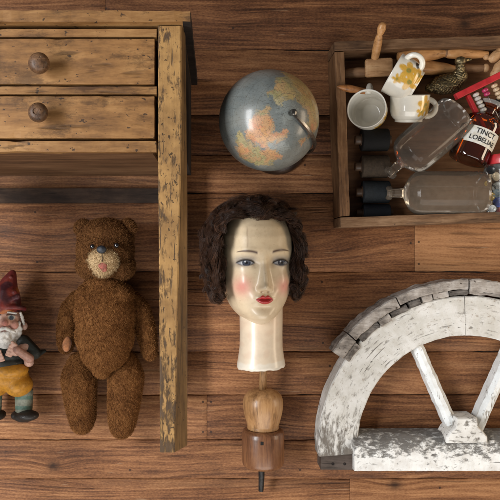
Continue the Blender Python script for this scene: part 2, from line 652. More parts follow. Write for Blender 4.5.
seams = [-620, -540, -470, -390, -310, -230, -150, -80, -25, 50, 115, 155, 193, 272, 352, 395, 440, 479, 536, 590, 660, 740, 820, 900, 980, 1060, 1130]
joints = {193: [(-250, -.1), (415, .9)], 395: [(-160, .3), (207, -.1)], 50: [(-60, .1)], 272: [(520, .1)], -25: [(105, -.4), (600, 0)], 440: [(-300, 0), (640, .3)],
          115: [(560, 0)], 352: [(690, .1)], 479: [(-80, 0), (350, .5)], 155: [(-140, .2), (580, -.4)]}
tones = {-25: -.1, 50: -.15, 115: -.5, 155: -.55, 193: .15, 272: -.15, 352: .2, 395: -.2, 440: .25, 479: .35}
fv, ff, fpr, fpt = [], [], [], []
rnd = random.Random(3)
for i in range(len(seams) - 1):
    y0, y1 = seams[i], seams[i + 1]
    js = [(-420, None)] + joints.get(y0, []) + [(850, None)]
    tone = tones.get(y0, rnd.uniform(-.4, .4))
    for j in range(len(js) - 1):
        xa, xb = js[j][0], js[j + 1][0]
        tn = tone
        if j > 0 and js[j][1] is not None:
            tn = js[j][1]
        g = .17
        wx = X(xa + g), X(xb - g)
        wy = Y(y1 - g), Y(y0 + g)
        drop = rnd.uniform(0, .0006)
        pr = rnd.random()
        n = 160
        # bowed long edges, rounded arris: top sheet + slopes into the gap
        rows = [(wy[0], -.005), (wy[0] + .0003, -.0012), (wy[0] + .0016, 0), (wy[1] - .0016, 0), (wy[1] - .0003, -.0012), (wy[1], -.005)]
        b = len(fv)
        for k in range(n + 1):
            xx = wx[0] + (wx[1] - wx[0]) * k / n
            for q, (yy, zz) in enumerate(rows):
                jit = mnoise.noise(Vector((xx * 14, yy * 30, pr * 9))) * .0017 + mnoise.noise(Vector((xx * 60, yy * 30, pr * 5))) * .0010
                e = -.0015 if (k in (0, n)) else 0
                fv.append((xx, yy + jit, zz - drop + e + mnoise.noise(Vector((xx * 3, yy * 9, 4))) * .0004 - .0006))
        m = len(rows)
        for k in range(n):
            for q in range(m - 1):
                ff.append((b + k * m + q, b + (k + 1) * m + q, b + (k + 1) * m + q + 1, b + k * m + q + 1))
        fpr += [pr] * (m * (n + 1))
        fpt += [tn] * (m * (n + 1))
me = np_mesh('floor', fv, ff)
for nm, arr in (('pr', fpr), ('pt', fpt)):
    a = me.attributes.new(nm, 'FLOAT', 'POINT')
    a.data.foreach_set('value', np.array(arr, dtype=np.float32))
floor = link('floor', me, M_floor, smooth=False)
tag(floor, kind='structure')
sub = MB().box(X(-420), X(850), Y(1130), Y(-620), -.03, -.0062).build('subfloor', M_gap, smooth=False)
tag(sub, kind='structure')

# ================================================================== table lying on its back
ZT = .370
ZF = .358
DZ = .046     # everything at the front of the table sits this much lower than a 0.416 m deep one
M_tab_x = wood('worn_table_wood', (.063, .027, .009), (.208, .101, .033), (.340, .186, .070), 'X', along=2.4, across=9, worn=((.075, .036, .013), .57, .75),
               rough=.62, fine=.4, stain=.8, spots=.6, bump=.6, seed=2.3)
M_drawer = wood('drawer_wood', (.070, .030, .010), (.228, .110, .036), (.365, .198, .074), 'X', along=2.2, across=8, worn=((.080, .038, .013), .565, .7),
                rough=.6, fine=.4, stain=.7, spots=.6, bump=.6, seed=5.1)
M_tab_dark = wood('shaded_bare_wood', (.03, .015, .008), (.085, .042, .02), (.15, .08, .042), 'X', along=2, across=14, rings=22, seed=8.0)  # shade put into the colour of back legs and inner panel
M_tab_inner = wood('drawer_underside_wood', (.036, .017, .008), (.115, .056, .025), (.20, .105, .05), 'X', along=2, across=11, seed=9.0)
M_leg = peel('flaking_yellow_paint', (.345, .195, .068), (.215, .116, .040), (.034, .020, .011), (.13, .078, .042), 'Y',
             level=.450, soft=.06, scale=210, stretch=4.2, grad=(1, -.02, -.27, .115), grad2=(0, .266, .2572, .085), rough=.65, dirt=.65,
             dirtcol=(.16, .085, .035), dots=.9, bump=.8, seed=1.5)
M_legside = wood('bare_leg_wood', (.045, .024, .010), (.15, .083, .030), (.26, .15, .058), 'Y', along=3, across=16,
                 rings=14, stain=.7, spots=.5, seed=4.0)
M_knob = wood('turned_knob_wood', (.030, .015, .008), (.095, .047, .022), (.20, .105, .05), 'Z', along=10, across=24, rough=.5, stain=1.0, spots=.4, coat=.08, bump=.8)

M_black = wood('shade_black_wood', (.006, .0035, .0025), (.014, .0085, .006), (.035, .022, .015), 'X', along=3, across=12, rough=.85, seed=41.0, stain=.8)  # near-black: shade on side panels and top's end put into the colour
table = thing('washstand', W(45, 250, 0), 'small worn yellow wooden washstand lying on its back with two drawers', 'table')
xl, xr = X(-142, ZF), X(156.6, ZF)           # opening between the legs
ybot = Y(152, ZF)
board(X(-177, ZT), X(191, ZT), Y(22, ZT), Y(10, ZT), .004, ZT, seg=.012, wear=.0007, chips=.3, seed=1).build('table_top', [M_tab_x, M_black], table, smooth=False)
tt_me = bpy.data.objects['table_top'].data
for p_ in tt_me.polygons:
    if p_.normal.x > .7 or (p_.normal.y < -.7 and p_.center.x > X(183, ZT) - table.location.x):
        p_.material_index = 1           # right end and lower corner: shade put into the colour
board(xl, xr, Y(36.6, ZF), Y(28.4, ZF), ZF - .02, ZF - .0015, wear=.0004, seed=2).build('top_rail', M_tab_x, table, smooth=False)
board(xl, xr, Y(94.2, ZF), Y(86.2, ZF), ZF - .02, ZF - .001, wear=.0004, seed=3).build('middle_rail', M_tab_x, table, smooth=False)
board(xl, xr, ybot, Y(140.6, ZF), ZF - .02, ZF - .001, wear=.0007, chips=.35, seed=4).build('bottom_rail', M_tab_x, table, smooth=False)
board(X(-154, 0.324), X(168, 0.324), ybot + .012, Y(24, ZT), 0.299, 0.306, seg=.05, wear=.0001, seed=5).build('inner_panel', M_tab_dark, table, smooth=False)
for i, (ya, yb, kx, ky) in enumerate(((38.6, 84.4, 43.2, 67.6), (96, 138.4, 42, 115.5))):
    dr = board(xl + .002, X(154.8, ZF), Y(yb, ZF), Y(ya, ZF), .05, ZF + .0008, seg=.01, wear=.0005, chips=.3, seed=10 + i).build('drawer', M_drawer, table, smooth=False, bevel=.0008)
    prof = [(0.0001, 0), (.0058, 0), (.0052, .006), (.0068, .010), (.0118, .014), (.0146, .019), (.0150, .024), (.0132, .029), (.0092, .0325), (.0055, .0330), (.0048, .0318), (.0015, .0316), (0, .0316)]
    sc = 1.0 if i == 0 else .93
    if i == 0:
        prof = prof[:8] + [(.0105, .0318), (.006, .0334), (0, .0340)]
    for kxx in (kx, 13 - kx):
        MB().lathe([(r * sc, h * sc) for r, h in prof], Matrix.Translation(W(kxx, ky, ZF + .001)), 40).build('knob', M_knob, dr, auto=50)
# drawer undersides, side panels, dark strip at the back standing for shadow
board(X(-136, ZF), X(150, ZF), ybot + .004, ybot + .010, .022, 0.334, seg=.03, wear=.0003, seed=20).build('drawer_underside', M_tab_inner, table, smooth=False)
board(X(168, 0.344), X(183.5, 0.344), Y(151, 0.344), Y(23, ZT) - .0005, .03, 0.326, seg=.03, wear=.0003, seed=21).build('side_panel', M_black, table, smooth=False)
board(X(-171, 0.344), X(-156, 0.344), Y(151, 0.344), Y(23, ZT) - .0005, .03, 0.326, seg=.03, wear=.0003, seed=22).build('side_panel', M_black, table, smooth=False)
board(X(-100, .02), X(178, .02), Y(203, .02), Y(188, .02), .004, .020, seg=.015, wear=.0008, seed=23).build('back_shade_strip', wood('shade_brown_wood', (.010, .006, .004), (.026, .015, .010), (.06, .036, .023), 'X', along=3, across=12, rough=.85, seed=43.0, stain=.9), table, smooth=False)  # added dark strip: shadow below the drawers as a coloured piece


def leg_mesh(mirror_x=False, back=False):
    """tapered leg, chamfered on its outer side; lofted along its length"""
    bm = bmesh.new()
    n = 60
    y0, y1 = Y(23.2, ZT), Y(452.5, .359)
    rings = []
    for i in range(n + 1):
        t = i / n
        y = y0 + (y1 - y0) * t
        tt = max(0, (t - .28) / .72)
        a = Vector((X(158 + 2.0 * tt, ZF), 0, ZF + .001))
        b = Vector((X(181 - 6.5 * tt, ZF), 0, ZF + .001))
        c = Vector((X(186.8, 0.324) if t > .4 else X(185 + 1.8 * t / .4, 0.324), 0, 0.326))
        d = Vector((c.x, 0, 0.312))
        e = Vector((a.x, 0, 0.310))
        ring = []
        pts = [a + Vector((.0016, 0, 0)), b - Vector((.0012, 0, 0)), b + Vector((.0008, 0, -.0014)), c, d, e, a + Vector((0, 0, -.0016))]
        for k, p in enumerate(pts):
            q = Vector((p.x, y, p.z))
            w = mnoise.noise(Vector((q.x * 40 + k * 3.1, q.y * 55, 1.7))) * .0007 + mnoise.noise(Vector((k * 7.7, q.y * 160, 3))) * .0004
            q.x -= abs(w) if k in (1, 2, 3) else -abs(w)
            if k in (0, 1):
                q.z -= abs(w) * .8
            ring.append(q)
        rings.append(ring)
    vs = [[bm.verts.new(p) for p in r] for r in rings]
    m = len(vs[0])
    for i in range(n):
        for k in range(m):
            f = bm.faces.new((vs[i][k], vs[i][(k + 1) % m], vs[i + 1][(k + 1) % m], vs[i + 1][k]))
            f.material_index = 1 if k in (2, 3, 4) else 0
    bm.faces.new(vs[0][::-1])
    bm.faces.new(vs[-1])
    if back:
        for v in bm.verts:
            v.co.z = .370 - v.co.z - .008
            v.co.x -= .011
    if mirror_x:
        xc = (X(-177, ZT) + X(191, ZT)) / 2
        for v in bm.verts:
            v.co.x = 2 * xc - v.co.x
    bmesh.ops.recalc_face_normals(bm, faces=bm.faces)
    me = bpy.data.meshes.new('leg')
    bm.to_mesh(me)
    bm.free()
    return me


for mx in (False, True):
    for bk in (False, True):
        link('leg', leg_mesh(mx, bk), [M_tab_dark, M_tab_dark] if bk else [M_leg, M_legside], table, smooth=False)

# ================================================================== globe
gz = .250
gr = .0805
gc = W(268.7, 121, gz)
globe = thing('globe', W(264, 138, 0), 'old grey blue globe with orange and yellow countries, standing seen from above', 'globe')


def sph(px, py):
    v = Vector(((px - 268.7) / 50.5, (121 - py) / 50.5, 0))
    l = min(v.length, .999)
    v.z = math.sqrt(1 - l * l)
    # seen obliquely: turn the picture direction into the world
    q = Vector((0, 0, 1)).rotation_difference((Vector((0, 0, H)) - gc).normalized())
    return (q @ v).normalized()


def globe_mat():
    n = NT('globe_map_paper')
    co = n.mapping(n.coord(), scale=(1 / gr,) * 3)
    wob = n.n('TexNoise', Vector=co, Scale=4.5, Detail=6, Roughness=.7).outputs['Color']
    wv = n.n('VectorMath', _operation='SCALE', i0=n.vmath('SUBTRACT', wob, (.5, .5, .5)))
    wv.inputs['Scale'].default_value = .55
    cw = n.vmath('ADD', co, wv.outputs[0])
    sea = n.mix(n.step(n.noise(co, 2.2, 5, .6), .3, .75), (.105, .122, .122), (.180, .194, .184))
    col = sea
    green, yell, oran, pale = (.26, .235, .115), (.42, .315, .13), (.50, .215, .10), (.34, .31, .19)

    def patch(col, c, pts):
        m = None
        for (px, py, r) in pts:
            d = n.vmath('DISTANCE', cw, tuple(sph(px, py)))
            s = n.step(d, r + .045, r - .045)
            m = s if m is None else n.math('MAXIMUM', m, s)
        return n.mix(m, col, c)
    col = patch(col, pale, [(284, 92, .17), (279, 100, .12)])
    col = patch(col, green, [(287, 88, .26), (301, 96, .24), (276, 96, .12), (250, 152, .26), (262, 159, .2), (243, 141, .15), (264, 112, .10)])
    col = patch(col, yell, [(303, 87, .33), (310, 101, .34), (314, 118, .27), (293, 79, .24), (282, 88, .14), (288, 97, .12)])
    col = patch(col, oran, [(262, 127, .24), (268, 138, .2), (243, 149, .15), (272, 153, .18), (311, 129, .13), (280, 135, .10), (256, 134, .16), (303, 140, .07)])
    col = patch(col, (.20, .22, .21), [(272, 143, .105), (286, 112, .2), (284, 146, .09)])
    # printed lettering and borders as fine specks; graticule
    sepd = n.n('SeparateColor', Color=col).outputs
    land = n.step(n.math('SUBTRACT', sepd[0], sepd[2]), .02, .09)
    vo = n.n('TexVoronoi', _feature='F1', Vector=cw, Scale=7.5)
    ve = n.n('TexVoronoi', _feature='DISTANCE_TO_EDGE', Vector=cw, Scale=7.5)
    vs_ = n.n('SeparateColor', Color=vo.outputs['Color']).outputs
    hue = n.ramp(vs_[0], [(.0, (.40, .27, .09)), (.35, (.30, .27, .12)), (.6, (.46, .20, .10)), (.8, (.42, .33, .20)), (1.0, (.25, .24, .12))])
    col = n.mix(n.math('MULTIPLY', land, .42), col, hue)
    bd = n.step(ve.outputs['Distance'], .035, .012)
    col = n.mix(n.math('MULTIPLY', n.math('MULTIPLY', bd, land), .6), col, (.10, .06, .035))
    ink = n.step(n.noise(n.mapping(co, scale=(22, 40, 30)), 1.0, 5, .75), .53, .64)
    col = n.mix(n.math('MULTIPLY', ink, .62), col, (.05, .045, .035))
    pole = sph(289, 114)
    lat = n.math('ARCCOSINE', n.vmath('DOT_PRODUCT', n.vmath('NORMALIZE', co), tuple(pole)))
    g = n.math('ABSOLUTE', n.math('SUBTRACT', n.math('FRACT', n.math('DIVIDE', lat, R(15))), .5))
    e1 = pole.cross(Vector((0, 1, 0))).normalized()
    e2 = pole.cross(e1)
    lon = n.math('ARCTAN2', n.vmath('DOT_PRODUCT', co, tuple(e1)), n.vmath('DOT_PRODUCT', co, tuple(e2)))
    g2 = n.math('ABSOLUTE', n.math('SUBTRACT', n.math('FRACT', n.math('ADD', n.math('DIVIDE', lon, R(15)), 20)), .5))
    ln = n.math('MAXIMUM', n.step(g, .03, .012), n.step(g2, .03, .012))
    col = n.mix(n.math('MULTIPLY', ln, .38), col, (.06, .06, .05))
    old = n.step(n.noise(co, 1.6, 5, .65), .35, .75)
    col = n.mix(n.math('MULTIPLY', old, .28), col, (.14, .11, .06))
    n.pbr(Base__Color=col, Roughness=n.math('MULTIPLY_ADD', old, .12, .36), Coat__Weight=.40, Coat__Roughness=.16,
          Normal=n.bump(n.noise(co, 30, 4, .6), .06, .001))
    return n.m


M_steel = plain('tarnished_steel', (.27, .255, .235), .3, metallic=1.0, var=.25, vscale=120, bump=.1)
M_darkwood = wood('dark_stained_wood', (.012, .007, .005), (.035, .018, .011), (.07, .037, .022), 'X', along=6, across=30, rings=14, rough=.4, coat=.2)
MB().lathe([(gr * math.sin(math.pi * i / 96) if 0 < i < 96 else 0, -gr * math.cos(math.pi * i / 96)) for i in range(97)], None, 160)
me = MB().lathe([(gr * math.sin(math.pi * i / 96) if 0 < i < 96 else 0, -gr * math.cos(math.pi * i / 96)) for i in range(97)], None, 160).mesh('ball')
bo = link('ball', me, globe_mat(), globe, world=False)
bo.location = gc - globe.location
pole = sph(289, 114)
edge = sph(318, 152)
ev = (edge - pole * edge.dot(pole)).normalized()
side = pole.cross(ev)
arm = MB()
RA = gr * 1.045
ring = []
for i in range(61):
    t = R(-3 + 186 * i / 60)
    d = pole * math.cos(t) + ev * math.sin(t)
    wd = .0022 + .0016 * min(1, i / 14)
    ring.append((gc + d * RA + side * wd, gc + d * (RA + .003) + side * wd * .6, gc + d * (RA + .003) - side * wd * .6, gc + d * RA - side * wd))
vv = [p for r_ in ring for p in r_]
ffc = []
for i in range(60):
    for k in range(4):
        l = (k + 1) % 4
        ffc.append((i * 4 + k, i * 4 + l, i * 4 + 4 + l, i * 4 + 4 + k))
ffc += [(0, 1, 2, 3), (243, 242, 241, 240)]
arm.add(vv, ffc)
arm.build('meridian_arm', M_steel, globe, auto=40)
MB().lathe([(0, 0), (.0042, 0), (.0042, .006), (.0052, .008), (.0046, .012), (.002, .0135), (0, .0137)], axis_matrix(gc + pole * (gr + .001), pole), 24).build('pivot_nut', M_steel, globe, auto=50)
south = gc - pole * (RA + .002)
bcx, bcy = 276, 144
st = MB().tube([W(bcx, bcy, .02), W(bcx, bcy, .03), W(bcx - 1, bcy - 1, .05), gc + Vector((0, 0, -gr - .004)), south], [.012, .009, .007, .006, .004], 14)
st.build('stem', M_darkwood, globe)
MB().lathe([(0, 0), (.061, 0), (.062, .004), (.060, .009), (.052, .014), (.03, .018), (.016, .026), (.011, .034), (0, .034)], Matrix.Translation(W(bcx, bcy, 0)), 64).build('base', M_darkwood, globe, auto=50)

# ================================================================== fur helper
def furred(me, n_blades, length, width, down, jitter=.6, lift=.45, curl=.35, seed=1, lenvar=.4, mask=None):
    """adds fur blades to a mesh (same mesh: one part). down = world direction the pile is brushed to"""
    rng = np.random.default_rng(seed)
    nv = len(me.vertices)
    co = np.empty(nv * 3, np.float32)
    me.vertices.foreach_get('co', co)
    co = co.reshape(-1, 3)
    me.calc_loop_triangles()
    nt = len(me.loop_triangles)
    tri = np.empty(nt * 3, np.int32)
    me.loop_triangles.foreach_get('vertices', tri)
    tri = tri.reshape(-1, 3)
    a, b, c = co[tri[:, 0]], co[tri[:, 1]], co[tri[:, 2]]
    nr = np.cross(b - a, c - a)
    ar = np.linalg.norm(nr, axis=1)
    nr = nr / np.maximum(ar, 1e-12)[:, None]
    wgt = ar * (nr[:, 2] > -.35)
    t = rng.choice(nt, n_blades, p=wgt / wgt.sum())
    u, v = rng.random(n_blades), rng.random(n_blades)
    fl = u + v > 1
    u[fl], v[fl] = 1 - u[fl], 1 - v[fl]
    p = a[t] + (b[t] - a[t]) * u[:, None] + (c[t] - a[t]) * v[:, None]
    nrm = nr[t]
    if mask is not None:
        k = mask(p)
        p, nrm, t = p[k], nrm[k], t[k]
        n_blades = len(p)
    d = np.array(down, np.float32)
    if d.ndim == 1:
        d = np.tile(d, (n_blades, 1))
    # tufts: neighbours lean together
    cell = np.floor(p / (length * .9)).astype(int)
    hsh = (cell[:, 0] * 73856093) ^ (cell[:, 1] * 19349663) ^ (cell[:, 2] * 83492791)
    tr = np.stack([np.sin(hsh * .013), np.cos(hsh * .017), np.sin(hsh * .029 + 1)], 1)
    dr = nrm * lift + d * .6 + tr * .38 + rng.normal(0, jitter * .33, (n_blades, 3))
    dr -= nrm * np.minimum(0, (dr * nrm).sum(1) - .12)[:, None]
    dr /= np.linalg.norm(dr, axis=1)[:, None]
    L = length * (1 - lenvar + 2 * lenvar * rng.random(n_blades))[:, None]
    sd = np.cross(dr, nrm + rng.normal(0, .5, (n_blades, 3)))
    sd /= np.maximum(np.linalg.norm(sd, axis=1), 1e-6)[:, None]
    w = (width * (.6 + .8 * rng.random(n_blades)))[:, None]
    mid = p + dr * L * .55 + nrm * L * .08
    d2 = dr + d * curl + rng.normal(0, curl * .5, (n_blades, 3))
    d2 /= np.linalg.norm(d2, axis=1)[:, None]
    tip = mid + d2 * L * .5
    V = np.stack([p - sd * w, p + sd * w, mid + sd * w * .8, mid - sd * w * .8, tip], 1).reshape(-1, 3)
    base = np.arange(n_blades)[:, None] * 5 + nv
    loops = np.concatenate([base + np.array([[0, 1, 2, 3]]), base + np.array([[3, 2, 4]])], 1).ravel()
    nf0 = len(me.polygons)
    nl0 = len(me.loops)
    l0 = np.empty(nl0, np.int32)
    me.loops.foreach_get('vertex_index', l0)
    s0 = np.empty(nf0, np.int32)
    me.polygons.foreach_get('loop_start', s0)
    ss = np.stack([np.arange(n_blades) * 7, np.arange(n_blades) * 7 + 4], 1).ravel() + nl0
    out = np_mesh(me.name, np.concatenate([co, V]), loops=np.concatenate([l0, loops]), starts=np.concatenate([s0, ss]))
    bl = out.attributes.new('blade', 'FLOAT', 'POINT')
    bl.data.foreach_set('value', np.concatenate([np.zeros(nv), np.repeat(rng.random(n_blades), 5)]).astype(np.float32))
    return out


def fur_mat(name, c1, c2, c3):
    n = NT(name)
    at = n.n('Attribute', _attribute_name='blade').outputs['Fac']
    co = n.coord()
    a = n.noise(co, 34, 5, .65)
    b = n.noise(co, 130, 3, .6)
    f = n.math('MULTIPLY', at, .40)
    f = n.math('ADD', f, n.math('MULTIPLY', n.math('SUBTRACT', a, .5), .95))
    f = n.math('ADD', f, n.math('MULTIPLY', n.math('SUBTRACT', b, .5), .45))
    f = n.math('ADD', f, .27, clamp=True)
    c = n.ramp(f, [(.08, c1), (.5, c2), (.95, c3)])
    n.pbr(Base__Color=c, Roughness=.8, Specular__IOR__Level=.12)
    return n.m


M_fur = fur_mat('worn_brown_mohair', (.085, .032, .010), (.195, .080, .024), (.310, .148, .052))
M_furhead = fur_mat('worn_brown_head_mohair', (.068, .027, .009), (.158, .067, .022), (.26, .124, .045))
M_muzzle = fur_mat('cream_muzzle_plush', (.34, .22, .11), (.50, .36, .20), (.62, .48, .29))
M_pad = plain('orange_felt', (.42, .16, .055), .85, var=.3, vscale=120, sheen=.2)
M_nose = plain('blue_black_thread', (.014, .018, .026), .35, vscale=300, bump=.6, bscale=900)
M_eye = plain('black_glass', (.008, .008, .01), .06, coat=.6)
M_mouth = plain('faded_red_felt', (.36, .10, .07), .8, var=.3, vscale=300)
M_crease = plain('dark_seam', (.02, .01, .005), .9)

bear = thing('teddy_bear', W(105, 330, 0), 'worn brown mohair teddy bear with cream muzzle lying on its back', 'teddy bear')
b = MB()
zb = .062
# torso
b.ball(W(105, 312, zb), (.058, .066, .050))
b.ball(W(105, 334, zb), (.056, .058, .050))
b.ball(W(105, 350, zb), (.046, .040, .046))
b.ball(W(88, 295, zb), (.023, .022, .036)).ball(W(122, 295, zb), (.023, .022, .036))
b.ball(W(105, 284, zb - .004), (.040, .020, .036))
b.ball(W(103, 363, zb - .004), (.022, .028, .036))
me = b.remesh('torso', .0025, 8)
me.transform(Matrix.Identity(4))
link('torso', furred(me, 46000, .0031, .00030, (0, -1, -.1), seed=1), M_fur, bear)
# head: a broad rounded block with small flat ears
b = MB()
zh = .062
b.ball(W(105.5, 250, zh), (.0545, .056, .050))
for dx, dy in ((-13.5, -13), (14, -12), (-15.0, 15), (15.5, 16)):
    b.ball(W(105.5 + dx, 250 + dy, zh), (.027, .027, .036))
b.ball(W(105.5, 234, zh + .006), (.048, .030, .042))
b.ball(W(103, 262, zh + .026), (.032, .030, .030))
me = b.remesh('head', .0022, 8)


def not_muzzle(p):
    q = W(103.5, 260.5, zh + .05)
    return ~((((p[:, 0] - q.x) / .028) ** 2 + ((p[:, 1] - q.y) / .026) ** 2 < 1) & (p[:, 2] > zh + .02))


head = link('head', furred(me, 38000, .0031, .00030, (0, -.8, -.1), seed=2, mask=not_muzzle), M_furhead, bear)
for ex, ey, rz in ((82.3, 227.5, 45), (128.2, 227, -45)):
    e = MB()
    e.ball(W(ex, ey, zh + .008), (.0165, .0145, .0130), Matrix.Rotation(R(rz), 4, 'Z'))
    me = e.remesh('ear', .0018, 3)
    link('ear', furred(me, 2600, .0030, .0003, (0, .3, 0), seed=int(ex)), M_furhead, head)
b = MB()
b.ball(W(103.5, 260, zh + .033), (.0300, .0285, .0275))
b.ball(W(103, 268, zh + .034), (.022, .016, .023))
b.ball(W(103, 253, zh + .042), (.014, .012, .016))
me = b.remesh('muzzle', .0018, 6)
muz = link('muzzle', furred(me, 3800, .0035, .00032, (0, -.7, 0), seed=4, lift=.6), M_muzzle, head)
b = MB()
b.ball(W(101.5, 249.5, zh + .060), (.0092, .0076, .0058))
link('nose', b.remesh('nose', .0009, 3), M_nose, head)
b = MB()
b.ball(W(102.5, 265.5, zh + .0575), (.0085, .0070, .0035)).ball(W(104, 269, zh + .055), (.006, .006, .003))
link('mouth', b.remesh('mouth', .0008, 4), M_mouth, head)
MB().tube([W(102, 253, zh + .0622), W(102.3, 257, zh + .0622), W(102.3, 262, zh + .0608)], .0006, 6).build('mouth_stitch', M_crease, head)
for ex, ey in ((92.5, 246.5), (116.5, 245.3)):
    MB().ball(W(ex, ey, zh + .0475), (.0046, .0046, .0038)).build('eye', M_eye, head)


def limb(name, chain, seed, n, down=(0, -1, -.05), pad=None):
    b = MB()
    for (p0, r0), (p1, r1) in zip(chain[:-1], chain[1:]):
        b.capsule(p0, p1, r0, r1, 6)
    me = b.remesh(name, .0022, 8)
    o = link(name, furred(me, n, .0031, .00030, down, seed=seed), M_fur, bear)
    if pad:
        pb = MB()
        pb.ball(*pad)
        link('paw_pad', pb.remesh('paw_pad', .0012, 4), M_pad, o)
    return o


limb('arm', [(W(77, 298, .046), .015), (W(71, 309, .042), .0205), (W(67, 325, .040), .0200), (W(66, 340, .041), .0175), (W(66, 346, .043), .0145)], 5, 15000,
     pad=(W(67, 344, .0555), (.0085, .0155, .009), Matrix.Rotation(R(-8), 4, 'Z')))
limb('arm', [(W(133, 298, .046), .015), (W(140, 310, .042), .0205), (W(145.5, 328, .039), .0205), (W(149, 346, .037), .0170), (W(150, 353, .037), .0140)], 6, 15000)
limb('leg', [(W(79, 364, .040), .024), (W(79, 379, .043), .0355), (W(80.5, 400, .046), .0315), (W(82, 414, .044), .0275), (W(82, 422, .048), .0225)], 7, 21000)
limb('leg', [(W(125.5, 362, .040), .025), (W(126, 378, .043), .036), (W(124, 400, .046), .0325), (W(122.5, 417, .044), .0285), (W(122, 426, .048), .0235)], 8, 21000)

# ================================================================== garden gnome
gn = thing('garden_gnome', W(6, 350, 0), 'painted garden gnome with white beard and pointed red hat lying on its back', 'garden gnome')
zg = .04


def gpaint(me, fn):
    n = len(me.vertices)
    co = np.empty(n * 3, np.float32)
    me.vertices.foreach_get('co', co)
    co = co.reshape(-1, 3)
    k = .002 * (H - co[:, 2]) / H
    px = CX + co[:, 0] / k
    py = CY - co[:, 1] / k
    paint(me, fn(px, py, co[:, 2]))


def blobpx(px, py, cx, cy, rx, ry=None):
    ry = ry or rx
    return np.exp(-(((px - cx) / rx) ** 2 + ((py - cy) / ry) ** 2))


def mixc(c, m, col):
    m = np.clip(m, 0, 1)[:, None]
    return c * (1 - m) + np.array(col)[None, :] * m


M_glaze = painted('worn_pottery_paint', rough=.55, coat=.08, bump=.6, bscale=220, vary=.38, vscale=140, spec=.4)
M_glaze_b = painted('beard_pottery_paint', rough=.7, coat=.0, bump=1.0, bscale=260, vary=.45, vscale=160, spec=.25)
b = MB()
b.ball(W(5, 318, .062), (.030, .031, .030))            # head
b.ball(W(5, 322, .088), (.011, .009, .008)).ball(W(-5, 325, .080), (.009, .009, .008)).ball(W(14, 325, .080), (.009, .009, .008))
b.ball(W(5, 323, .096), (.0058, .0062, .006))
b.ball(W(24.5, 326, .058), (.006, .0085, .006)).ball(W(-15, 326, .058), (.006, .0085, .006))
b.ball(W(5, 360, .05), (.036, .05, .032))              # trunk
b.capsule(W(27, 346, .062), W(16, 352, .082), .010, .0085)
b.capsule(W(27, 346, .060), W(29, 362, .06), .010, .010)
b.capsule(W(-17, 346, .062), W(-5, 356, .082), .010, .0085)
b.capsule(W(-16, 346, .060), W(-19, 362, .06), .010, .010)
for dx in range(4):
    b.capsule(W(15 - 1.5 * dx, 347 + 3.0 * dx, .086), W(10 - 1.2 * dx, 345.5 + 3.0 * dx, .091), .0032, .0030, 4)
    b.capsule(W(-5 + 1.5 * dx, 352 + 3.0 * dx, .086), W(0 + 1.2 * dx, 351 + 3.0 * dx, .091), .0032, .0030, 4)
b.capsule(W(16, 345.5, .088), W(12, 342, .091), .0036, .003, 4)
for lx in (-5, 22):
    b.capsule(W(lx, 380, .045), W(lx + (2 if lx > 0 else -2), 414, .04), .017, .0135)
me = b.remesh('body', .0014, 5)


def skin(px, py, z):
    c = np.tile(np.array([.56, .34, .26]), (len(px), 1))
    c = mixc(c, .7 * (blobpx(px, py, -5, 327, 5) + blobpx(px, py, 15, 327, 5)), (.52, .19, .15))
    c = mixc(c, blobpx(px, py, 5, 324, 4), (.48, .16, .12))
    for ex in (-3.5, 11.5):
        c = mixc(c, smoothstep(1.0, .8, np.hypot((px - ex) / 4.3, (py - 317.5) / 2.7)), (.5, .5, .46))
        c = mixc(c, smoothstep(1.15, .85, np.hypot((px - ex) / 2.3, (py - 317.8) / 2.5)), (.025, .045, .075))
        c = mixc(c, smoothstep(1.2, .8, np.abs(py - 314.3 - .1 * (px - ex) ** 2 * .25) / .9) * (np.abs(px - ex) < 5), (.10, .05, .04))
    c = mixc(c, smoothstep(1.1, .8, np.hypot((px - 4.5) / 4.2, (py - 332.2) / 2.2)), (.35, .045, .04))
    return c


gpaint(me, skin)
body = link('body', me, M_glaze, gn)
# hat
b = MB()
hat_path = [(4.5, 305, .062, .0325), (5.5, 297, .060, .0285), (7, 290, .057, .0212), (9, 283, .054, .0160), (11, 277.5, .052, .0112), (12.5, 273.5, .050, .0075)]
for (p, q) in zip(hat_path[:-1], hat_path[1:]):
    b.capsule(W(*p[:3]), W(*q[:3]), p[3], q[3], 6)
for i in range(25):
    a = math.pi * i / 24
    b.ball(W(4.5 - 19.5 * math.cos(a), 309 - 2.0 * math.sin(a), .058 + .029 * math.sin(a)), .0052, sub=2)
rbh = random.Random(8)
for i in range(14):
    t = rbh.random()
    b.ball(W(5 + 6 * t + rbh.uniform(-15, 15) * (1 - t), 303 - 26 * t, .083 - .02 * t), .0062 * (1 - .4 * t), sub=2)
me = b.remesh('hat', .0014, 4)
nz = np.array([[mnoise.noise(Vector(v.co) * 75), mnoise.noise(Vector(v.co) * 42 + Vector((5, 5, 5)))] for v in me.vertices])


def hatc(px, py, z):
    c = np.tile(np.array([.165, .021, .020]), (len(px), 1))
    c = mixc(c, smoothstep(.0, .25, nz[:, 0]) * .7, (.24, .035, .022))
    c = mixc(c, smoothstep(.12, .32, nz[:, 1]) * .9 * smoothstep(280, 288, py), (.42, .13, .03))
    c = mixc(c, smoothstep(.1, .3, -nz[:, 1]) * .8, (.035, .010, .018))
    return c


gpaint(me, hatc)
link('hat', me, M_glaze, gn)
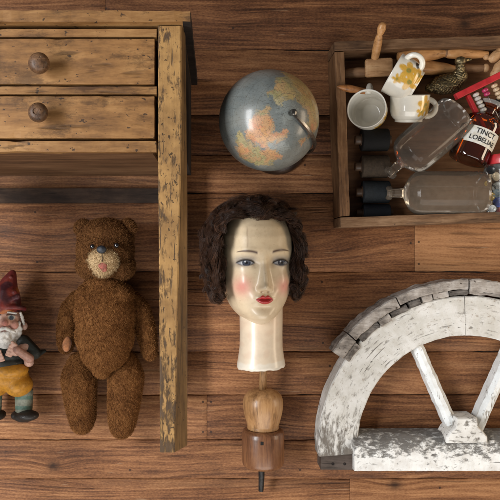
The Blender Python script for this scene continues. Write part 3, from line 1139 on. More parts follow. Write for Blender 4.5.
# beard, brows, side whiskers
b = MB()
rb = random.Random(5)
for i in range(110):
    a = rb.uniform(-1, 1)
    t = rb.random()
    cx = 4 + a * 20 * (1 - .5 * t) + rb.uniform(-1, 1)
    cy = 330 + 26 * t + rb.uniform(-1.5, 1.5) - abs(a) * 9
    if abs(a) < .35 and t < .08:
        cy += 6
    b.capsule(W(cx, cy, .083 - abs(a) * .014 - t * .004), W(cx * .9 + .4, cy + 5, .081 - abs(a) * .014 - t * .006), .0042, .0028, 4)
b.ball(W(4, 345, .068), (.025, .025, .016))
for s in (-1, 1):
    b.capsule(W(4.5 + s * 1.5, 328.5, .094), W(4.5 + s * 10, 332, .086), .0042, .003, 5)
me = b.remesh('beard', .0013, 3)
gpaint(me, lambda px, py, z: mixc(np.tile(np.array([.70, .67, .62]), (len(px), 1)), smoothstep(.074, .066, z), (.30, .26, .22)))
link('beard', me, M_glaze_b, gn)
b = MB()
for ex, s in ((-4, -1), (12, 1)):
    b.capsule(W(ex - 4, 312.2 + (1.2 if s < 0 else 0), .086), W(ex + 4, 312.2 + (1.2 if s > 0 else 0), .0855), .0024, .0024, 5)
for s in (-1, 1):
    for q_ in range(5):
        b.capsule(W(5 + s * (15.5 + .6 * q_), 313 + 2.2 * q_, .078 - .003 * q_), W(5 + s * (18 + .5 * q_), 317 + 2.6 * q_, .070 - .003 * q_), .0028, .0022, 4)
me = b.remesh('hair', .0012, 3)
gpaint(me, lambda px, py, z: np.tile(np.array([.60, .57, .52]), (len(px), 1)))
link('hair', me, M_glaze_b, gn)
# jacket (sleeves included), dark green black
b = MB()
b.ball(W(5, 352, .05), (.040, .040, .036)).ball(W(6, 362, .052), (.038, .018, .036))
b.ball(W(-3, 357, .066), (.018, .016, .018))
for s, x0 in ((1, 23), (-1, -14)):
    b.capsule(W(x0, 342, .058), W(x0 + s * 12, 353, .058), .0150, .0125)
    b.capsule(W(x0 + s * 12, 353, .058), W(x0 + s * 5, 356, .068), .0125, .0115, 4)
b.capsule(W(36, 354, .05), W(44.5, 351, .042), .0085, .004, 5)
me = b.remesh('jacket', .0015, 4)
gpaint(me, lambda px, py, z: np.tile(np.array([.022, .026, .022]), (len(px), 1)))
link('jacket', me, M_glaze, gn)
for pa, pb_ in ((W(29.5, 358.5, .074), W(17, 350, .088)), (W(-19, 360, .074), W(-6, 356, .088))):
    b = MB()
    b.capsule(pa, pb_, .0092, .0078, 8)
    me = b.remesh('forearm', .0013, 4)
    gpaint(me, lambda px, py, z: np.tile(np.array([.40, .215, .16]), (len(px), 1)))
    link('forearm', me, M_glaze, gn)
# yellow breeches
b = MB()
b.ball(W(7, 377, .052), (.042, .026, .040))
b.ball(W(-4, 385, .055), (.026, .022, .034)).ball(W(19, 385, .055), (.026, .022, .034))
b.ball(W(10, 370, .06), (.035, .018, .034))
me = b.remesh('breeches', .0016, 4)
gpaint(me, lambda px, py, z: np.tile(np.array([.52, .235, .022]), (len(px), 1)))
link('breeches', me, M_glaze, gn)
for lx in (-7, 24):
    b = MB()
    b.capsule(W(lx, 393, .048), W(lx, 414, .042), .0185, .0165)
    me = b.remesh('stocking', .0016, 3)
    gpaint(me, lambda px, py, z: mixc(mixc(np.tile(np.array([.20, .215, .165]), (len(px), 1)), smoothstep(.2, .6, np.sin(py * .62)), (.085, .155, .12)), smoothstep(.9, 1.0, np.sin(px * 1.3 + py * .5)) * .5, (.1, .11, .09)))
    link('stocking', me, M_glaze, gn)
    b = MB()
    s = 1 if lx > 0 else -1
    b.ball(W(lx + s * 1, 416, .048), (.022, .011, .024)).ball(W(lx + s * 4, 415.5, .060), (.021, .010, .018))
    b.ball(W(lx - s * 7, 415, .045), (.011, .009, .018))
    me = b.remesh('boot', .0015, 3)
    gpaint(me, lambda px, py, z: np.tile(np.array([.016, .013, .011]), (len(px), 1)))
    link('boot', me, M_glaze, gn)

# ================================================================== mannequin head
ZH = .078                     # height of the head's long axis above the floor
sH = kz(.14)
HX, HY = X(262.5, .14), Y(263, .14)
mann = thing('mannequin_head', W(262, 290, 0), 'painted female mannequin head with dark curly hair and red lips', 'mannequin head')
YAW = R(8.5)


def hw(u, v, w):
    """head frame (px-sized units: right, up, towards the viewer) -> world, with the slight turn of the face"""
    u, v, w = np.asarray(u, float), np.asarray(v, float), np.asarray(w, float)
    uu = u * math.cos(YAW) + w * math.sin(YAW) - 4.6
    ww = -u * math.sin(YAW) + w * math.cos(YAW)
    return np.stack([HX + uu * sH, HY + v * sH, ZH + ww * sH], -1)


def interp(v, pts):
    pts = sorted(pts)
    xs = np.array([p[0] for p in pts], float)
    ys = np.array([p[1] for p in pts], float)
    # smooth (monotone-ish) interpolation: linear on a fine grid, then blurred
    g = np.linspace(xs[0], xs[-1], 600)
    yy = np.interp(g, xs, ys)
    k = np.exp(-np.linspace(-2, 2, 31) ** 2)
    k /= k.sum()
    yp = np.concatenate([np.full(15, yy[0]), yy, np.full(15, yy[-1])])
    return np.interp(v, g, np.convolve(yp, k, 'valid'))


def g2(u, v, cu, cv, su, sv):
    return np.exp(-((u - cu) / su) ** 2 - ((v - cv) / sv) ** 2)


NR, NC = 380, 460
vv = np.concatenate([np.linspace(64, 45, 40, endpoint=False), np.linspace(45, -64.5, NR - 40)])
th = np.linspace(-math.pi, math.pi, NC, endpoint=False)
# more columns across the face
th = th - .42 * np.sin(th)
th = np.sort(th)
V_, T_ = np.meshgrid(vv, th, indexing='ij')
wid = interp(V_, [(64, 2), (62.5, 9), (60, 16), (55, 24), (48, 30), (40, 33), (28, 36.4), (14, 37.4), (4, 37.2), (-8, 36.8), (-20, 35.8), (-30, 33.8), (-38, 31.0), (-45, 27.4), (-51, 22.8), (-56, 17.6), (-60, 11.8), (-63, 5.6), (-64.5, 1.0)])
fro = interp(V_, [(64, 3), (62, 13), (58, 23), (52, 31), (45, 37), (36, 42), (26, 44.5), (14, 45), (6, 43.8), (0, 42.0), (-10, 42.0), (-22, 42.5), (-34, 42.6), (-44, 41.0), (-52, 40.6), (-57, 38.5), (-61, 32), (-63.4, 22), (-64.5, 14)])
bac = interp(V_, [(64, 3), (60, 20), (50, 34), (35, 42), (15, 44), (-5, 40), (-25, 28), (-40, 12), (-55, 2), (-64.5, -6)])
ct, st_ = np.cos(T_), np.sin(T_)
ex = np.where(ct > 0, 2 / 2.25, 1.0)
U_ = wid * np.sign(st_) * np.abs(st_) ** ex
D_ = np.where(ct > 0, fro, bac)
Wd = D_ * np.sign(ct) * np.abs(ct) ** ex
fm = smoothstep(0.05, .5, ct)
u, v = U_, V_
dz = np.zeros_like(u)
# brow, sockets, eyes
dz += 1.2 * (g2(u, v, -16, 12, 12, 4) + g2(u, v, 16, 12, 12, 4))
dz -= 5.2 * (g2(u, v, -15.5, 1.5, 9.5, 6.2) + g2(u, v, 15.5, 1.5, 9.5, 6.2))
dz -= 1.2 * (g2(u, v, -9, 3, 4, 4) + g2(u, v, 9, 3, 4, 4))
for s in (-1, 1):
    eu = (u - s * 18)
    ev_ = v - .2
    dz += 4.2 * np.exp(-(eu / 7.2) ** 4 - (ev_ / 4.6) ** 2)
    lidline = 2.6 - .042 * eu ** 2
    dz += 1.0 * np.exp(-((ev_ - lidline) / .75) ** 2) * np.exp(-(eu / 7.6) ** 4)          # upper lid edge
    dz -= .8 * np.exp(-((ev_ - lidline - 2.6) / 1.0) ** 2) * np.exp(-(eu / 7.6) ** 4)     # fold
    low = -2.6 + .022 * eu ** 2
    dz += .5 * np.exp(-((ev_ - low) / .8) ** 2) * np.exp(-(eu / 7.0) ** 4)
# nose
nb = smoothstep(10, -22, v) * smoothstep(-29.5, -25.0, v)
wn = 3.3 + 2.0 * smoothstep(0, -22, v)
dz += (1.6 + 6.0 * smoothstep(6, -23, v)) * smoothstep(13, 3, v) * smoothstep(-30.0, -25.3, v) * np.exp(-np.abs(u / wn) ** 2.2)
dz += 1.7 * g2(u, v, 0, -23.0, 4.3, 3.2)
dz += 1.7 * (g2(u, v, -4.9, -24.8, 2.3, 2.4) + g2(u, v, 4.9, -24.8, 2.3, 2.4))
dz -= .7 * (g2(u, v, -9.3, -24.5, 1.8, 3) + g2(u, v, 9.3, -24.5, 1.8, 3))
dz -= 2.2 * (g2(u, v, -3.0, -28.4, 1.5, .9) + g2(u, v, 3.0, -28.4, 1.5, .9))
dz -= .9 * g2(u, v, 0, -31, 1.4, 2)                           # philtrum
# cheeks, mouth, chin
dz += 3.0 * (g2(u, v, -22, -17, 9, 9) + g2(u, v, 22, -17, 9, 9))
dz -= 1.5 * (g2(u, v, -19, -35, 6, 8) + g2(u, v, 19, -35, 6, 8))
dz += 1.8 * g2(u, v, 0, -36, 13, 8)
bow = -33.8 - .028 * u ** 2 + .9 * np.exp(-((np.abs(u) - 3) / 2.0) ** 2)
dz += 2.3 * np.exp(-((v - bow) / 1.8) ** 2) * np.exp(-(u / 7.2) ** 4)
dz += 2.6 * np.exp(-((v + 38.8 - .016 * u ** 2) / 2.0) ** 2) * np.exp(-(u / 6.2) ** 4)
dz -= 1.4 * np.exp(-((v + 36.2 - .012 * u ** 2) / .75) ** 2) * np.exp(-(u / 8.4) ** 4)
dz -= 1.6 * g2(u, v, 0, -44.0, 9, 3.2)
dz += 2.2 * g2(u, v, 0, -53.5, 11, 7)
Wd = Wd + dz * fm
P = hw(U_, V_, Wd)
nrw = len(vv)
idx = np.arange(nrw * NC).reshape(nrw, NC)
F = np.stack([idx[:-1], np.roll(idx[:-1], -1, 1), np.roll(idx[1:], -1, 1), idx[1:]], -1).reshape(-1, 4)[:, ::-1]
VV = P.reshape(-1, 3)
me = np_mesh('face', VV, F)

# ---- the paint on the face
uf, vf, ff_ = U_.ravel(), V_.ravel(), fm.ravel()
rngp = np.random.default_rng(4)
nzp = np.array([mnoise.noise(Vector((a * .09, b_ * .09, 3.3))) for a, b_ in zip(uf, vf)])
nzf = np.array([mnoise.noise(Vector((a * .35, b_ * .35, 8.3))) for a, b_ in zip(uf, vf)])
c = np.tile(np.array([.62, .49, .325]), (len(uf), 1))
c = mixc(c, .35 * smoothstep(-.2, .5, nzp), (.58, .45, .29))
c = mixc(c, .25 * smoothstep(.15, .5, nzf), (.52, .38, .24))
c = mixc(c, .35 * smoothstep(-30, -60, vf), (.64, .50, .35))
for s, a in ((-1, .85), (1, .78)):
    c = mixc(c, a * np.exp(-(((uf - s * 21.5) / 8.5) ** 2 + ((vf + 23.5) / 9.5) ** 2)), (.60, .21, .17))
# eye shadow, lashes, irises
for s in (-1, 1):
    eu = (uf - s * 18) / 1.13
    e2_ = (vf - .2) / 1.10
    c = mixc(c, .78 * np.exp(-(eu / 9.5) ** 4 - ((e2_ - 2.4) / 4.4) ** 2), (.15, .145, .15))
    c = mixc(c, .55 * np.exp(-((eu - s * 3) / 8) ** 2 - ((e2_ + 1.5) / 3.5) ** 2), (.18, .15, .14))
    up = 2.5 - .046 * eu ** 2
    lo = -2.5 + .040 * eu ** 2
    op = smoothstep(up + .35, up - .35, e2_) * smoothstep(lo - .35, lo + .35, e2_) * (np.abs(eu) < 7.6)
    c = mixc(c, op, (.27, .27, .28))
    c = mixc(c, op * .5 * smoothstep(up - 2.2, up, e2_), (.12, .12, .13))
    ir = np.hypot(eu - .4, (e2_ - .25))
    c = mixc(c, op * smoothstep(3.9, 3.3, ir), (.034, .042, .064))
    c = mixc(c, op * smoothstep(3.8, 3.3, ir) * smoothstep(2.5, 3.3, ir), (.018, .02, .03))
    c = mixc(c, op * smoothstep(1.55, 1.15, ir), (.008, .008, .010))
    c = mixc(c, op * smoothstep(1.0, .55, np.hypot(eu + .7, e2_ - 1.2)), (.45, .47, .5))  # highlight painted into the iris colour
    lash = np.exp(-((e2_ - up - .3) / (.85)) ** 2) * smoothstep(8.6, 7.0, np.abs(eu))
    c = mixc(c, .92 * lash, (.018, .016, .018))
    c = mixc(c, .65 * np.exp(-((e2_ - lo) / .7) ** 2) * smoothstep(7.8, 5.5, np.abs(eu)), (.06, .05, .05))
    # brow
    bu = uf - s * 17.0
    bl = 12.6 - .017 * (bu + s * -1.5) ** 2 + s * .5
    tk = 1.0 * smoothstep(10.2, -2, bu * s) + .45
    br = np.exp(-((vf - bl) / tk) ** 2) * smoothstep(10.6, 8.4, np.abs(bu))
    c = mixc(c, .95 * br, (.055, .025, .018))
# nostrils
c = mixc(c, .5 * (g2(uf, vf, -3.1, -28.0, 1.4, .7) + g2(uf, vf, 3.1, -28.2, 1.5, .8)), (.16, .06, .04))
# lips
upl = -32.4 - .043 * uf ** 2 + 1.1 * np.exp(-((np.abs(uf) - 2.8) / 1.9) ** 2) - .55 * np.exp(-(uf / 1.2) ** 2)
lol = -40.6 + .052 * uf ** 2
lip = smoothstep(upl + .3, upl - .3, vf) * smoothstep(lol - .3, lol + .3, vf) * (np.abs(uf) < 8.7)
c = mixc(c, lip * .97, (.43, .014, .018))
mid = -36.2 + .012 * uf ** 2
c = mixc(c, lip * .7 * np.exp(-((vf - mid) / .5) ** 2), (.14, .004, .006))
# old age: fine cracks and a long stain on the forehead
c = mixc(c, .40 * np.exp(-((uf + 17 + .25 * np.sin(vf * .5)) / .8) ** 2) * smoothstep(13, 18, vf) * smoothstep(38, 32, vf), (.22, .13, .07))
c = mixc(c, .18 * np.exp(-((uf + 15.5) / 3.5) ** 2) * smoothstep(12, 20, vf) * smoothstep(40, 30, vf), (.30, .20, .11))
for k in range(46):
    a, b_ = rngp.uniform(-34, 34), rngp.uniform(-60, 40)
    c = mixc(c, rngp.uniform(.05, .28) * g2(uf, vf, a, b_, rngp.uniform(.3, .8), rngp.uniform(.3, .9)), (.20, .12, .06))
cz = np.abs(np.array([mnoise.noise(Vector((a * .20, b_ * .20, 5.1))) for a, b_ in zip(uf, vf)]))
cz2 = np.array([mnoise.noise(Vector((a * .05, b_ * .05, 9.1))) for a, b_ in zip(uf, vf)])
c = mixc(c, .22 * smoothstep(.030, .008, cz) * smoothstep(.0, .35, cz2), (.30, .19, .10))

paint(me, c)
gl = np.clip(.18 + .8 * smoothstep(6, -12, vf) + .5 * g2(uf, vf, 27, 10, 7, 9), 0, 1)
ga = me.attributes.new('gloss', 'FLOAT', 'POINT')
ga.data.foreach_set('value', gl.astype(np.float32))
M_skin = painted('varnished_face_paint', rough=.42, coat=.55, bump=.12, bscale=70, vary=.12, vscale=45, coat_r=.21)
M_face = painted('face_paint_worn_varnish', rough=.42, coat=.45, bump=.16, bscale=90, vary=.12, vscale=45, coat_r=.24)
nt_ = M_face.node_tree
pb_ = [q for q in nt_.nodes if q.type == 'BSDF_PRINCIPLED'][0]
ag_ = nt_.nodes.new('ShaderNodeAttribute')
ag_.attribute_name = 'gloss'
mu_ = nt_.nodes.new('ShaderNodeMath')
mu_.operation = 'MULTIPLY'
mu_.inputs[1].default_value = .5
nt_.links.new(ag_.outputs['Fac'], mu_.inputs[0])
nt_.links.new(mu_.outputs[0], pb_.inputs['Coat Weight'])
sp_l = nt_.nodes.new('ShaderNodeMath')
sp_l.operation = 'MULTIPLY_ADD'
sp_l.inputs[1].default_value = .3
sp_l.inputs[2].default_value = .15
nt_.links.new(ag_.outputs['Fac'], sp_l.inputs[0])
nt_.links.new(sp_l.outputs[0], pb_.inputs['Specular IOR Level'])
face = link('face', me, M_face, mann)
# ear lobe peeping out of the hair
b = MB()
b.ball(hw(-36.4, -27, 8), (4.6 * sH, 7.0 * sH, 6 * sH)).ball(hw(-35.5, -18, 5), (3.8 * sH, 9 * sH, 7 * sH))
me = b.remesh('ear', .0011, 4)
paint(me, np.tile(np.array([.54, .37, .25]), (len(me.vertices), 1)))
link('ear', me, M_skin, face)
# neck: slightly flared cylinder, chipped at the cut
NVn, NCn = 70, 128
vn = np.linspace(-36, -110, NVn)
an = np.linspace(0, 2 * math.pi, NCn, endpoint=False)
VN, AN = np.meshgrid(vn, an, indexing='ij')
rx = interp(VN, [(-36, 22.5), (-60, 22.5), (-75, 22.3), (-88, 22.5), (-98, 23.8), (-106, 25.2), (-110, 25.4)])
rz = interp(VN, [(-36, 16), (-58, 22), (-70, 22), (-90, 23), (-110, 25)])
chip = np.array([mnoise.noise(Vector((math.cos(a) * 2.2, math.sin(a) * 2.2, 5))) * 1.6 + mnoise.noise(Vector((math.cos(a) * 6, math.sin(a) * 6, 1))) * .7 for a in an])
tt = smoothstep(-100, -110, VN)
un = rx * np.cos(AN) + .02 * (VN + 60) * 0
yn = VN + tt * (chip[None, :] + .055 * un)
un = un * (1 - .045 * smoothstep(-108, -110, VN))
wn_ = 3 + rz * np.sin(AN) * (1 - .045 * smoothstep(-108, -110, VN))
Pn = np.stack([HX + (un + .8) * sH, HY + yn * sH, ZH + wn_ * sH], -1).reshape(-1, 3)
ix = np.arange(NVn * NCn).reshape(NVn, NCn)
Fn = np.stack([ix[:-1], np.roll(ix[:-1], -1, 1), np.roll(ix[1:], -1, 1), ix[1:]], -1).reshape(-1, 4)
nb_ = len(Pn)
endc = Pn[-NCn:].mean(0) + np.array([0, .004, 0])
Pn2 = np.concatenate([Pn, endc[None]])
loops = np.concatenate([Fn.ravel(), np.stack([ix[-1], np.roll(ix[-1], -1), np.full(NCn, nb_)], -1).ravel()])
starts = np.concatenate([np.arange(len(Fn)) * 4, len(Fn) * 4 + np.arange(NCn) * 3])
me = np_mesh('neck', Pn2, loops=loops, starts=starts)
bmn = bmesh.new()
bmn.from_mesh(me)
bmesh.ops.recalc_face_normals(bmn, faces=bmn.faces)
bmn.to_mesh(me)
bmn.free()
cn = np.tile(np.array([.66, .53, .39]), (nb_ + 1, 1))
vfl = np.append(VN.ravel(), -109)
ufl = np.append(un.ravel(), 0)
cn = mixc(cn, .5 * smoothstep(-62, -105, vfl) * .8, (.68, .58, .45))
nzn = np.array([mnoise.noise(Vector((a * .12, b_ * .12, 1))) for a, b_ in zip(ufl, vfl)])
cn = mixc(cn, .35 * smoothstep(0, .5, nzn), (.58, .40, .28))
chipm = smoothstep(-102.5, -104.5, vfl + 4.5 * nzn - .10 * np.maximum(ufl, 0) * 1.6)
cn = mixc(cn, .85 * chipm, (.70, .64, .54))
paint(me, cn)
link('neck', me, M_skin, mann)

# ---- hair: thick inner mass plus thousands of wavy strands
M_hair_in = plain('dark_hair_mass', (.012, .006, .004), .7, bscale=500, bump=.8)


def hair_mat():
    n = NT('dark_brown_hair')
    at = n.n('Attribute', _attribute_name='blade').outputs['Fac']
    c = n.ramp(at, [(0.0, (.014, .0065, .0040)), (.6, (.042, .0190, .0105)), (1.0, (.115, .052, .026))])
    n.pbr(Base__Color=c, Roughness=.45, Specular__IOR__Level=.30)
    return n.m


hlL = [(-1, 44.0), (-12, 43.0), (-25, 44.5), (-35, 39.5), (-40, 29), (-42.0, 16), (-42.5, 0), (-42.5, -12), (-42, -22), (-40, -30)]
hoL = [(-5, 72), (-21, 67.5), (-39, 57.5), (-51, 43), (-56.5, 25), (-58, 8), (-57, -8), (-54.5, -22), (-49, -34), (-39, -42)]
hlR = [(-1, 44.0), (9, 43.5), (18, 42.5), (26, 38.5), (31, 29), (33.5, 16), (34, 2), (34, -10), (33.5, -18), (33, -25)]
hoR = [(-5, 72), (8, 69), (24, 61.5), (36, 51), (45, 37), (50, 20), (51, 3), (49.5, -12), (46.5, -26), (41, -38)]
hlL, hoL, hlR, hoR = (np.array(q, float) for q in (hlL, hoL, hlR, hoR))


def along(arr, t):
    x = np.clip(t, 0, 1) * (len(arr) - 1)
    i = np.minimum(x.astype(int), len(arr) - 2)
    f = (x - i)[:, None]
    p0 = arr[np.maximum(i - 1, 0)]
    p1, p2 = arr[i], arr[i + 1]
    p3 = arr[np.minimum(i + 2, len(arr) - 1)]
    return .5 * (2 * p1 + (p2 - p0) * f + (2 * p0 - 5 * p1 + 4 * p2 - p3) * f ** 2 + (3 * p1 - p0 - 3 * p2 + p3) * f ** 3)


b = MB()
for (A_, B_) in ((hlL, hoL), (hlR, hoR)):
    for t in np.linspace(0, 1, 14):
        p = along(A_, np.array([t]))[0]
        q = along(B_, np.array([t]))[0]
        m_ = p * .50 + q * .50
        r_ = np.linalg.norm(q - p) * (.34 if t < .85 else .22)
        for dw in (2, 10):
            b.ball(hw(m_[0], m_[1], dw), (r_ * sH, r_ * sH, 12 * sH), sub=2)
b.ball(hw(0, 30, -8), (37 * sH, 35 * sH, 38 * sH))
me = b.remesh('hair_mass', .0022, 6)
hair_in = link('hair_mass', me, M_hair_in, mann)

rh = np.random.default_rng(21)
NL, NS, NP = 560, 18, 24
side = np.where(rh.random(NL) < .52, -1, 1)
t0 = rh.uniform(-.12, .80, NL)
drift = np.where(t0 < .32, rh.uniform(.15, .75, NL), rh.uniform(-.22, .22, NL))
ln = rh.uniform(.22, .42, NL)
rho = rh.beta(1.25, 1.1, NL)
rho = np.where(t0 < .32, rho * .72, rho)
clk = rh.normal(0, .75, NL)
lift_ = rh.normal(0, 2.6, NL)
wild = rh.random(NL * NS) < .05
curl_r = rh.uniform(1.5, 4.2, NL)
cdir = np.where(rh.random(NL) < .75, 1, -1)
L_ = np.repeat(np.arange(NL), NS)
nS = NL * NS
jt = rh.normal(0, 1, (nS, 4))
S = np.linspace(0, 1, NP)
pts = np.zeros((nS, NP, 3))
sd = side[L_]
for k, s in enumerate(S):
    t = t0[L_] + ln[L_] * s + jt[:, 0] * .008
    sd = np.where(t < 0, -side[L_], side[L_])
    tc = np.clip(np.abs(t), 0, 1.02)
    # waves shared by neighbouring locks
    ph = 2 * math.pi * (t * 4.1 - .45 * rho[L_]) + clk[L_]
    r_ = rho[L_] + drift[L_] * s + jt[:, 1] * (.04 + .05 * s) + .105 * np.sin(ph) + wild * jt[:, 3] * .22 * s
    r_ = np.where(r_ > .96, .96 + (r_ - .96) * .35, r_)
    r_ = np.clip(r_, -.03, 1.10)
    A = np.where((sd < 0)[:, None], along(hlL, tc), along(hlR, tc))
    B = np.where((sd < 0)[:, None], along(hoL, tc), along(hoR, tc))
    q = A + (B - A) * r_[:, None]
    dn = (B - A) / np.maximum(np.linalg.norm(B - A, axis=1), 1e-6)[:, None]
    tn = np.stack([-dn[:, 1], dn[:, 0]], 1) * sd[:, None]
    wface = 33 - 14 * tc
    w = wface + 13 * np.sin(np.clip(r_, 0, 1) ** .8 * math.pi) - 26 * np.clip(r_, 0, 1.1) ** 2.2 + 3.6 * np.cos(ph) + lift_[L_] * np.sin(math.pi * min(1, s * 1.2)) + jt[:, 2] * 1.2 + 3.0 * (r_ < .15)
    # curled ends
    cu_ = smoothstep(.62, 1.0, np.full(nS, s)) * smoothstep(.35, .7, tc)
    an_ = cdir[L_] * cu_ * 4.4
    q = q + dn * ((np.cos(an_) - 1) * curl_r[L_] * cu_)[:, None] * 1.2 + tn * (np.sin(an_) * curl_r[L_] * cu_)[:, None]
    w = w + cu_ * 3.0 * np.sin(an_ + clk[L_])
    # flyaway
    q = q + (jt[:, 3] * .55 * s)[:, None] * dn
    pts[:, k, 0], pts[:, k, 1], pts[:, k, 2] = q[:, 0], q[:, 1], w
# loose curls lying over the waves and breaking the outline
NQ, NSQ = 130, 26
qs = np.where(rh.random(NQ) < .5, -1, 1)
qt = rh.uniform(.0, 1.0, NQ) ** .8
qr = np.clip(rh.normal(.72, .26, NQ), .12, 1.04)
qr = np.where(qt < .22, np.clip(qr, .12, .74), qr)
qr = np.where(qt > .6, np.clip(qr, .48, 1.0), np.clip(qr, .30, 1.02))
qR = rh.uniform(3.0, 6.2, NQ) * np.where(qr < .55, .7, 1.0)
q0 = rh.uniform(0, 6.28, NQ)
qd = np.where(rh.random(NQ) < .5, 1, -1) * rh.uniform(2.4, 4.4, NQ)
ql = rh.uniform(-1, 1, (NQ, 2))
LQ = np.repeat(np.arange(NQ), NSQ)
jq = rh.normal(0, 1, (NQ * NSQ, 4))
A = np.where((qs < 0)[:, None], along(hlL, qt), along(hlR, qt))
B = np.where((qs < 0)[:, None], along(hoL, qt), along(hoR, qt))
Cq = A + (B - A) * qr[:, None]
dq = (B - A) / np.linalg.norm(B - A, axis=1)[:, None]
tq = np.stack([-dq[:, 1], dq[:, 0]], 1)
wq = 33 - 14 * qt + 13 * np.sin(np.clip(qr, 0, 1) ** .8 * math.pi) - 24 * qr ** 2.2 + 3.5
pq = np.zeros((NQ * NSQ, NP, 3))
for k, s in enumerate(S):
    an_ = q0[LQ] + qd[LQ] * s + jq[:, 0] * .10
    rr = qR[LQ] * (1 - .45 * s) + jq[:, 1] * .95
    pos = Cq[LQ] + dq[LQ] * (np.cos(an_) * rr + jq[:, 3] * .3)[:, None] + tq[LQ] * (np.sin(an_) * rr * 1.15)[:, None]
    pq[:, k, :2] = pos
    pq[:, k, 2] = wq[LQ] + ql[LQ, 0] * .55 * np.cos(an_) * rr + ql[LQ, 1] * .55 * np.sin(an_) * rr + jq[:, 2] * .7 + 1.5 * s
pts = np.concatenate([pts, pq])
L_ = np.concatenate([L_, rh.integers(0, NL, NQ)[LQ]])
nS = len(pts)
PW = hw(pts[..., 0], pts[..., 1], pts[..., 2])
rad = (.00028 * (1 - .55 * S))[None, :, None] * (.7 + .6 * rh.random(nS))[:, None, None]
T = np.gradient(PW, axis=1)
T /= np.linalg.norm(T, axis=2, keepdims=True) + 1e-12
upv = np.zeros_like(T)
upv[..., 2] = 1
a1 = np.cross(T, upv)
a1 /= np.linalg.norm(a1, axis=2, keepdims=True) + 1e-9
a2 = np.cross(T, a1)
rings = []
for k in range(3):
    w = 2 * math.pi * k / 3
    rings.append(PW + (a1 * math.cos(w) + a2 * math.sin(w)) * rad)
VH = np.stack(rings, 2)                        # nS, NP, 3, 3
VH = VH.reshape(-1, 3)
bi = (np.arange(nS)[:, None, None] * NP + np.arange(NP - 1)[None, :, None]) * 3 + np.arange(3)[None, None, :]
bj = (np.arange(nS)[:, None, None] * NP + np.arange(NP - 1)[None, :, None]) * 3 + ((np.arange(3) + 1) % 3)[None, None, :]
FH = np.stack([bi, bj, bj + 3, bi + 3], -1).reshape(-1, 4)
me = np_mesh('hair', VH, FH)
at = me.attributes.new('blade', 'FLOAT', 'POINT')
at.data.foreach_set('value', np.repeat(np.clip(.5 * rh.random(NL)[L_] + .5 * rh.random(nS), 0, 1), NP * 3).astype(np.float32))
link('hair', me, hair_mat(), hair_in)

# ================================================================== turned wooden stand under the head
M_ballwood = wood('pale_turned_wood', (.13, .060, .022), (.33, .175, .072), (.46, .28, .13), 'Y', along=3, across=16, rings=7, rough=.40, coat=.35, stain=.35, seed=3.1)
M_block = wood('dark_turned_wood', (.055, .022, .010), (.14, .058, .026), (.23, .105, .045), 'Y', along=4, across=26, rings=18, rough=.34, coat=.45, stain=.5, seed=6.6)
M_rod = wood('rod_wood', (.10, .05, .02), (.26, .14, .06), (.38, .22, .1), 'Y', along=5, across=50, rings=8, rough=.5)
M_iron = plain('dark_iron', (.045, .042, .040), .5, metallic=.7, var=.3, vscale=200, bump=.4)
stand = thing('head_stand', W(263, 430, 0), 'turned wooden mannequin stand with pale ball and dark block below the neck', 'stand')
zs = .041
k_ = kz(zs)
Mdown = axis_matrix(W(263, 388.5, zs), (0, -1, 0))
prof = [(0, -.0005), (.010, 0), (.020, .0018), (.029, .0062), (.0355, .013), (.0385, .0215), (.0388, .029), (.0384, .037), (.0372, .0455), (.0352, .054), (.0330, .062), (.0310, .0695), (.0306, .0720), (.0312, .0745), (.0305, .0768), (.0285, .0775), (0, .0775)]
MB().lathe(prof, Mdown, 72).build('ball', M_ballwood, stand, auto=45)
prof = [(0, .0778), (.034, .0779), (.0385, .0800), (.0405, .0845), (.0410, .0905), (.0406, .118), (.0410, .138), (.0400, .1440), (.0370, .1485), (.031, .1500), (0, .1500)]
bl_ = MB().lathe(prof, Mdown, 72).build('block', M_block, stand, auto=45)
hp = W(262, 443.5, zs + .0408)
MB().box(hp.x - .0028, hp.x + .0028, hp.y - .0032, hp.y + .0032, hp.z - .004, hp.z + .0006).build('peg_hole', plain('hole_black', (.004, .003, .002), .9), bl_, smooth=False)
MB().tube([W(263.5, 360, .052), W(263.2, 372, .050), W(262.5, 392, .044)], [.0078, .0076, .0074], 20).build('rod', M_rod, stand)
MB().tube([W(261.5, 464, .036), W(261.5, 478, .030), W(261, 490.5, .024)], [.0062, .0058, .0050], 16).build('metal_pin', M_iron, stand, auto=40)

# ================================================================== wooden crate (turned about 2 degrees)
BA = R(2.0)
BZ = .075                      # rim height
M_box = wood('old_crate_wood', (.050, .024, .012), (.15, .080, .040), (.30, .185, .105), 'X', along=2.4, across=18, rings=18, rough=.6, stain=.75, spots=.25, seed=12.0)
M_boxy = wood('old_crate_side_wood', (.050, .024, .012), (.17, .085, .038), (.31, .18, .09), 'X', along=2.4, across=18, rings=18, rough=.6, stain=.7, spots=.25, seed=14.0)
M_boxf = wood('crate_floor_wood', (.055, .025, .012), (.150, .072, .033), (.26, .14, .07), 'X', along=1.6, across=10, rings=20, rough=.5, stain=.7, seed=15.0)
c_bl = W(340.5, 227.5, BZ)     # outer lower-left corner of the rim
crate = thing('wooden_crate', (c_bl.x, c_bl.y, 0), 'shallow old wooden crate full of cups bottles and wooden figure parts', 'crate')
crate.rotation_euler = (0, 0, BA)
LX, LY = .505, 187 * kz(BZ)
th_ = .0195


def crate_part(mb, name, mat, rz=0.0, bevel=.0008):
    me = mb.mesh(name)
    o = link(name, me, mat, None, False, bevel=bevel)
    o.parent = crate
    return o


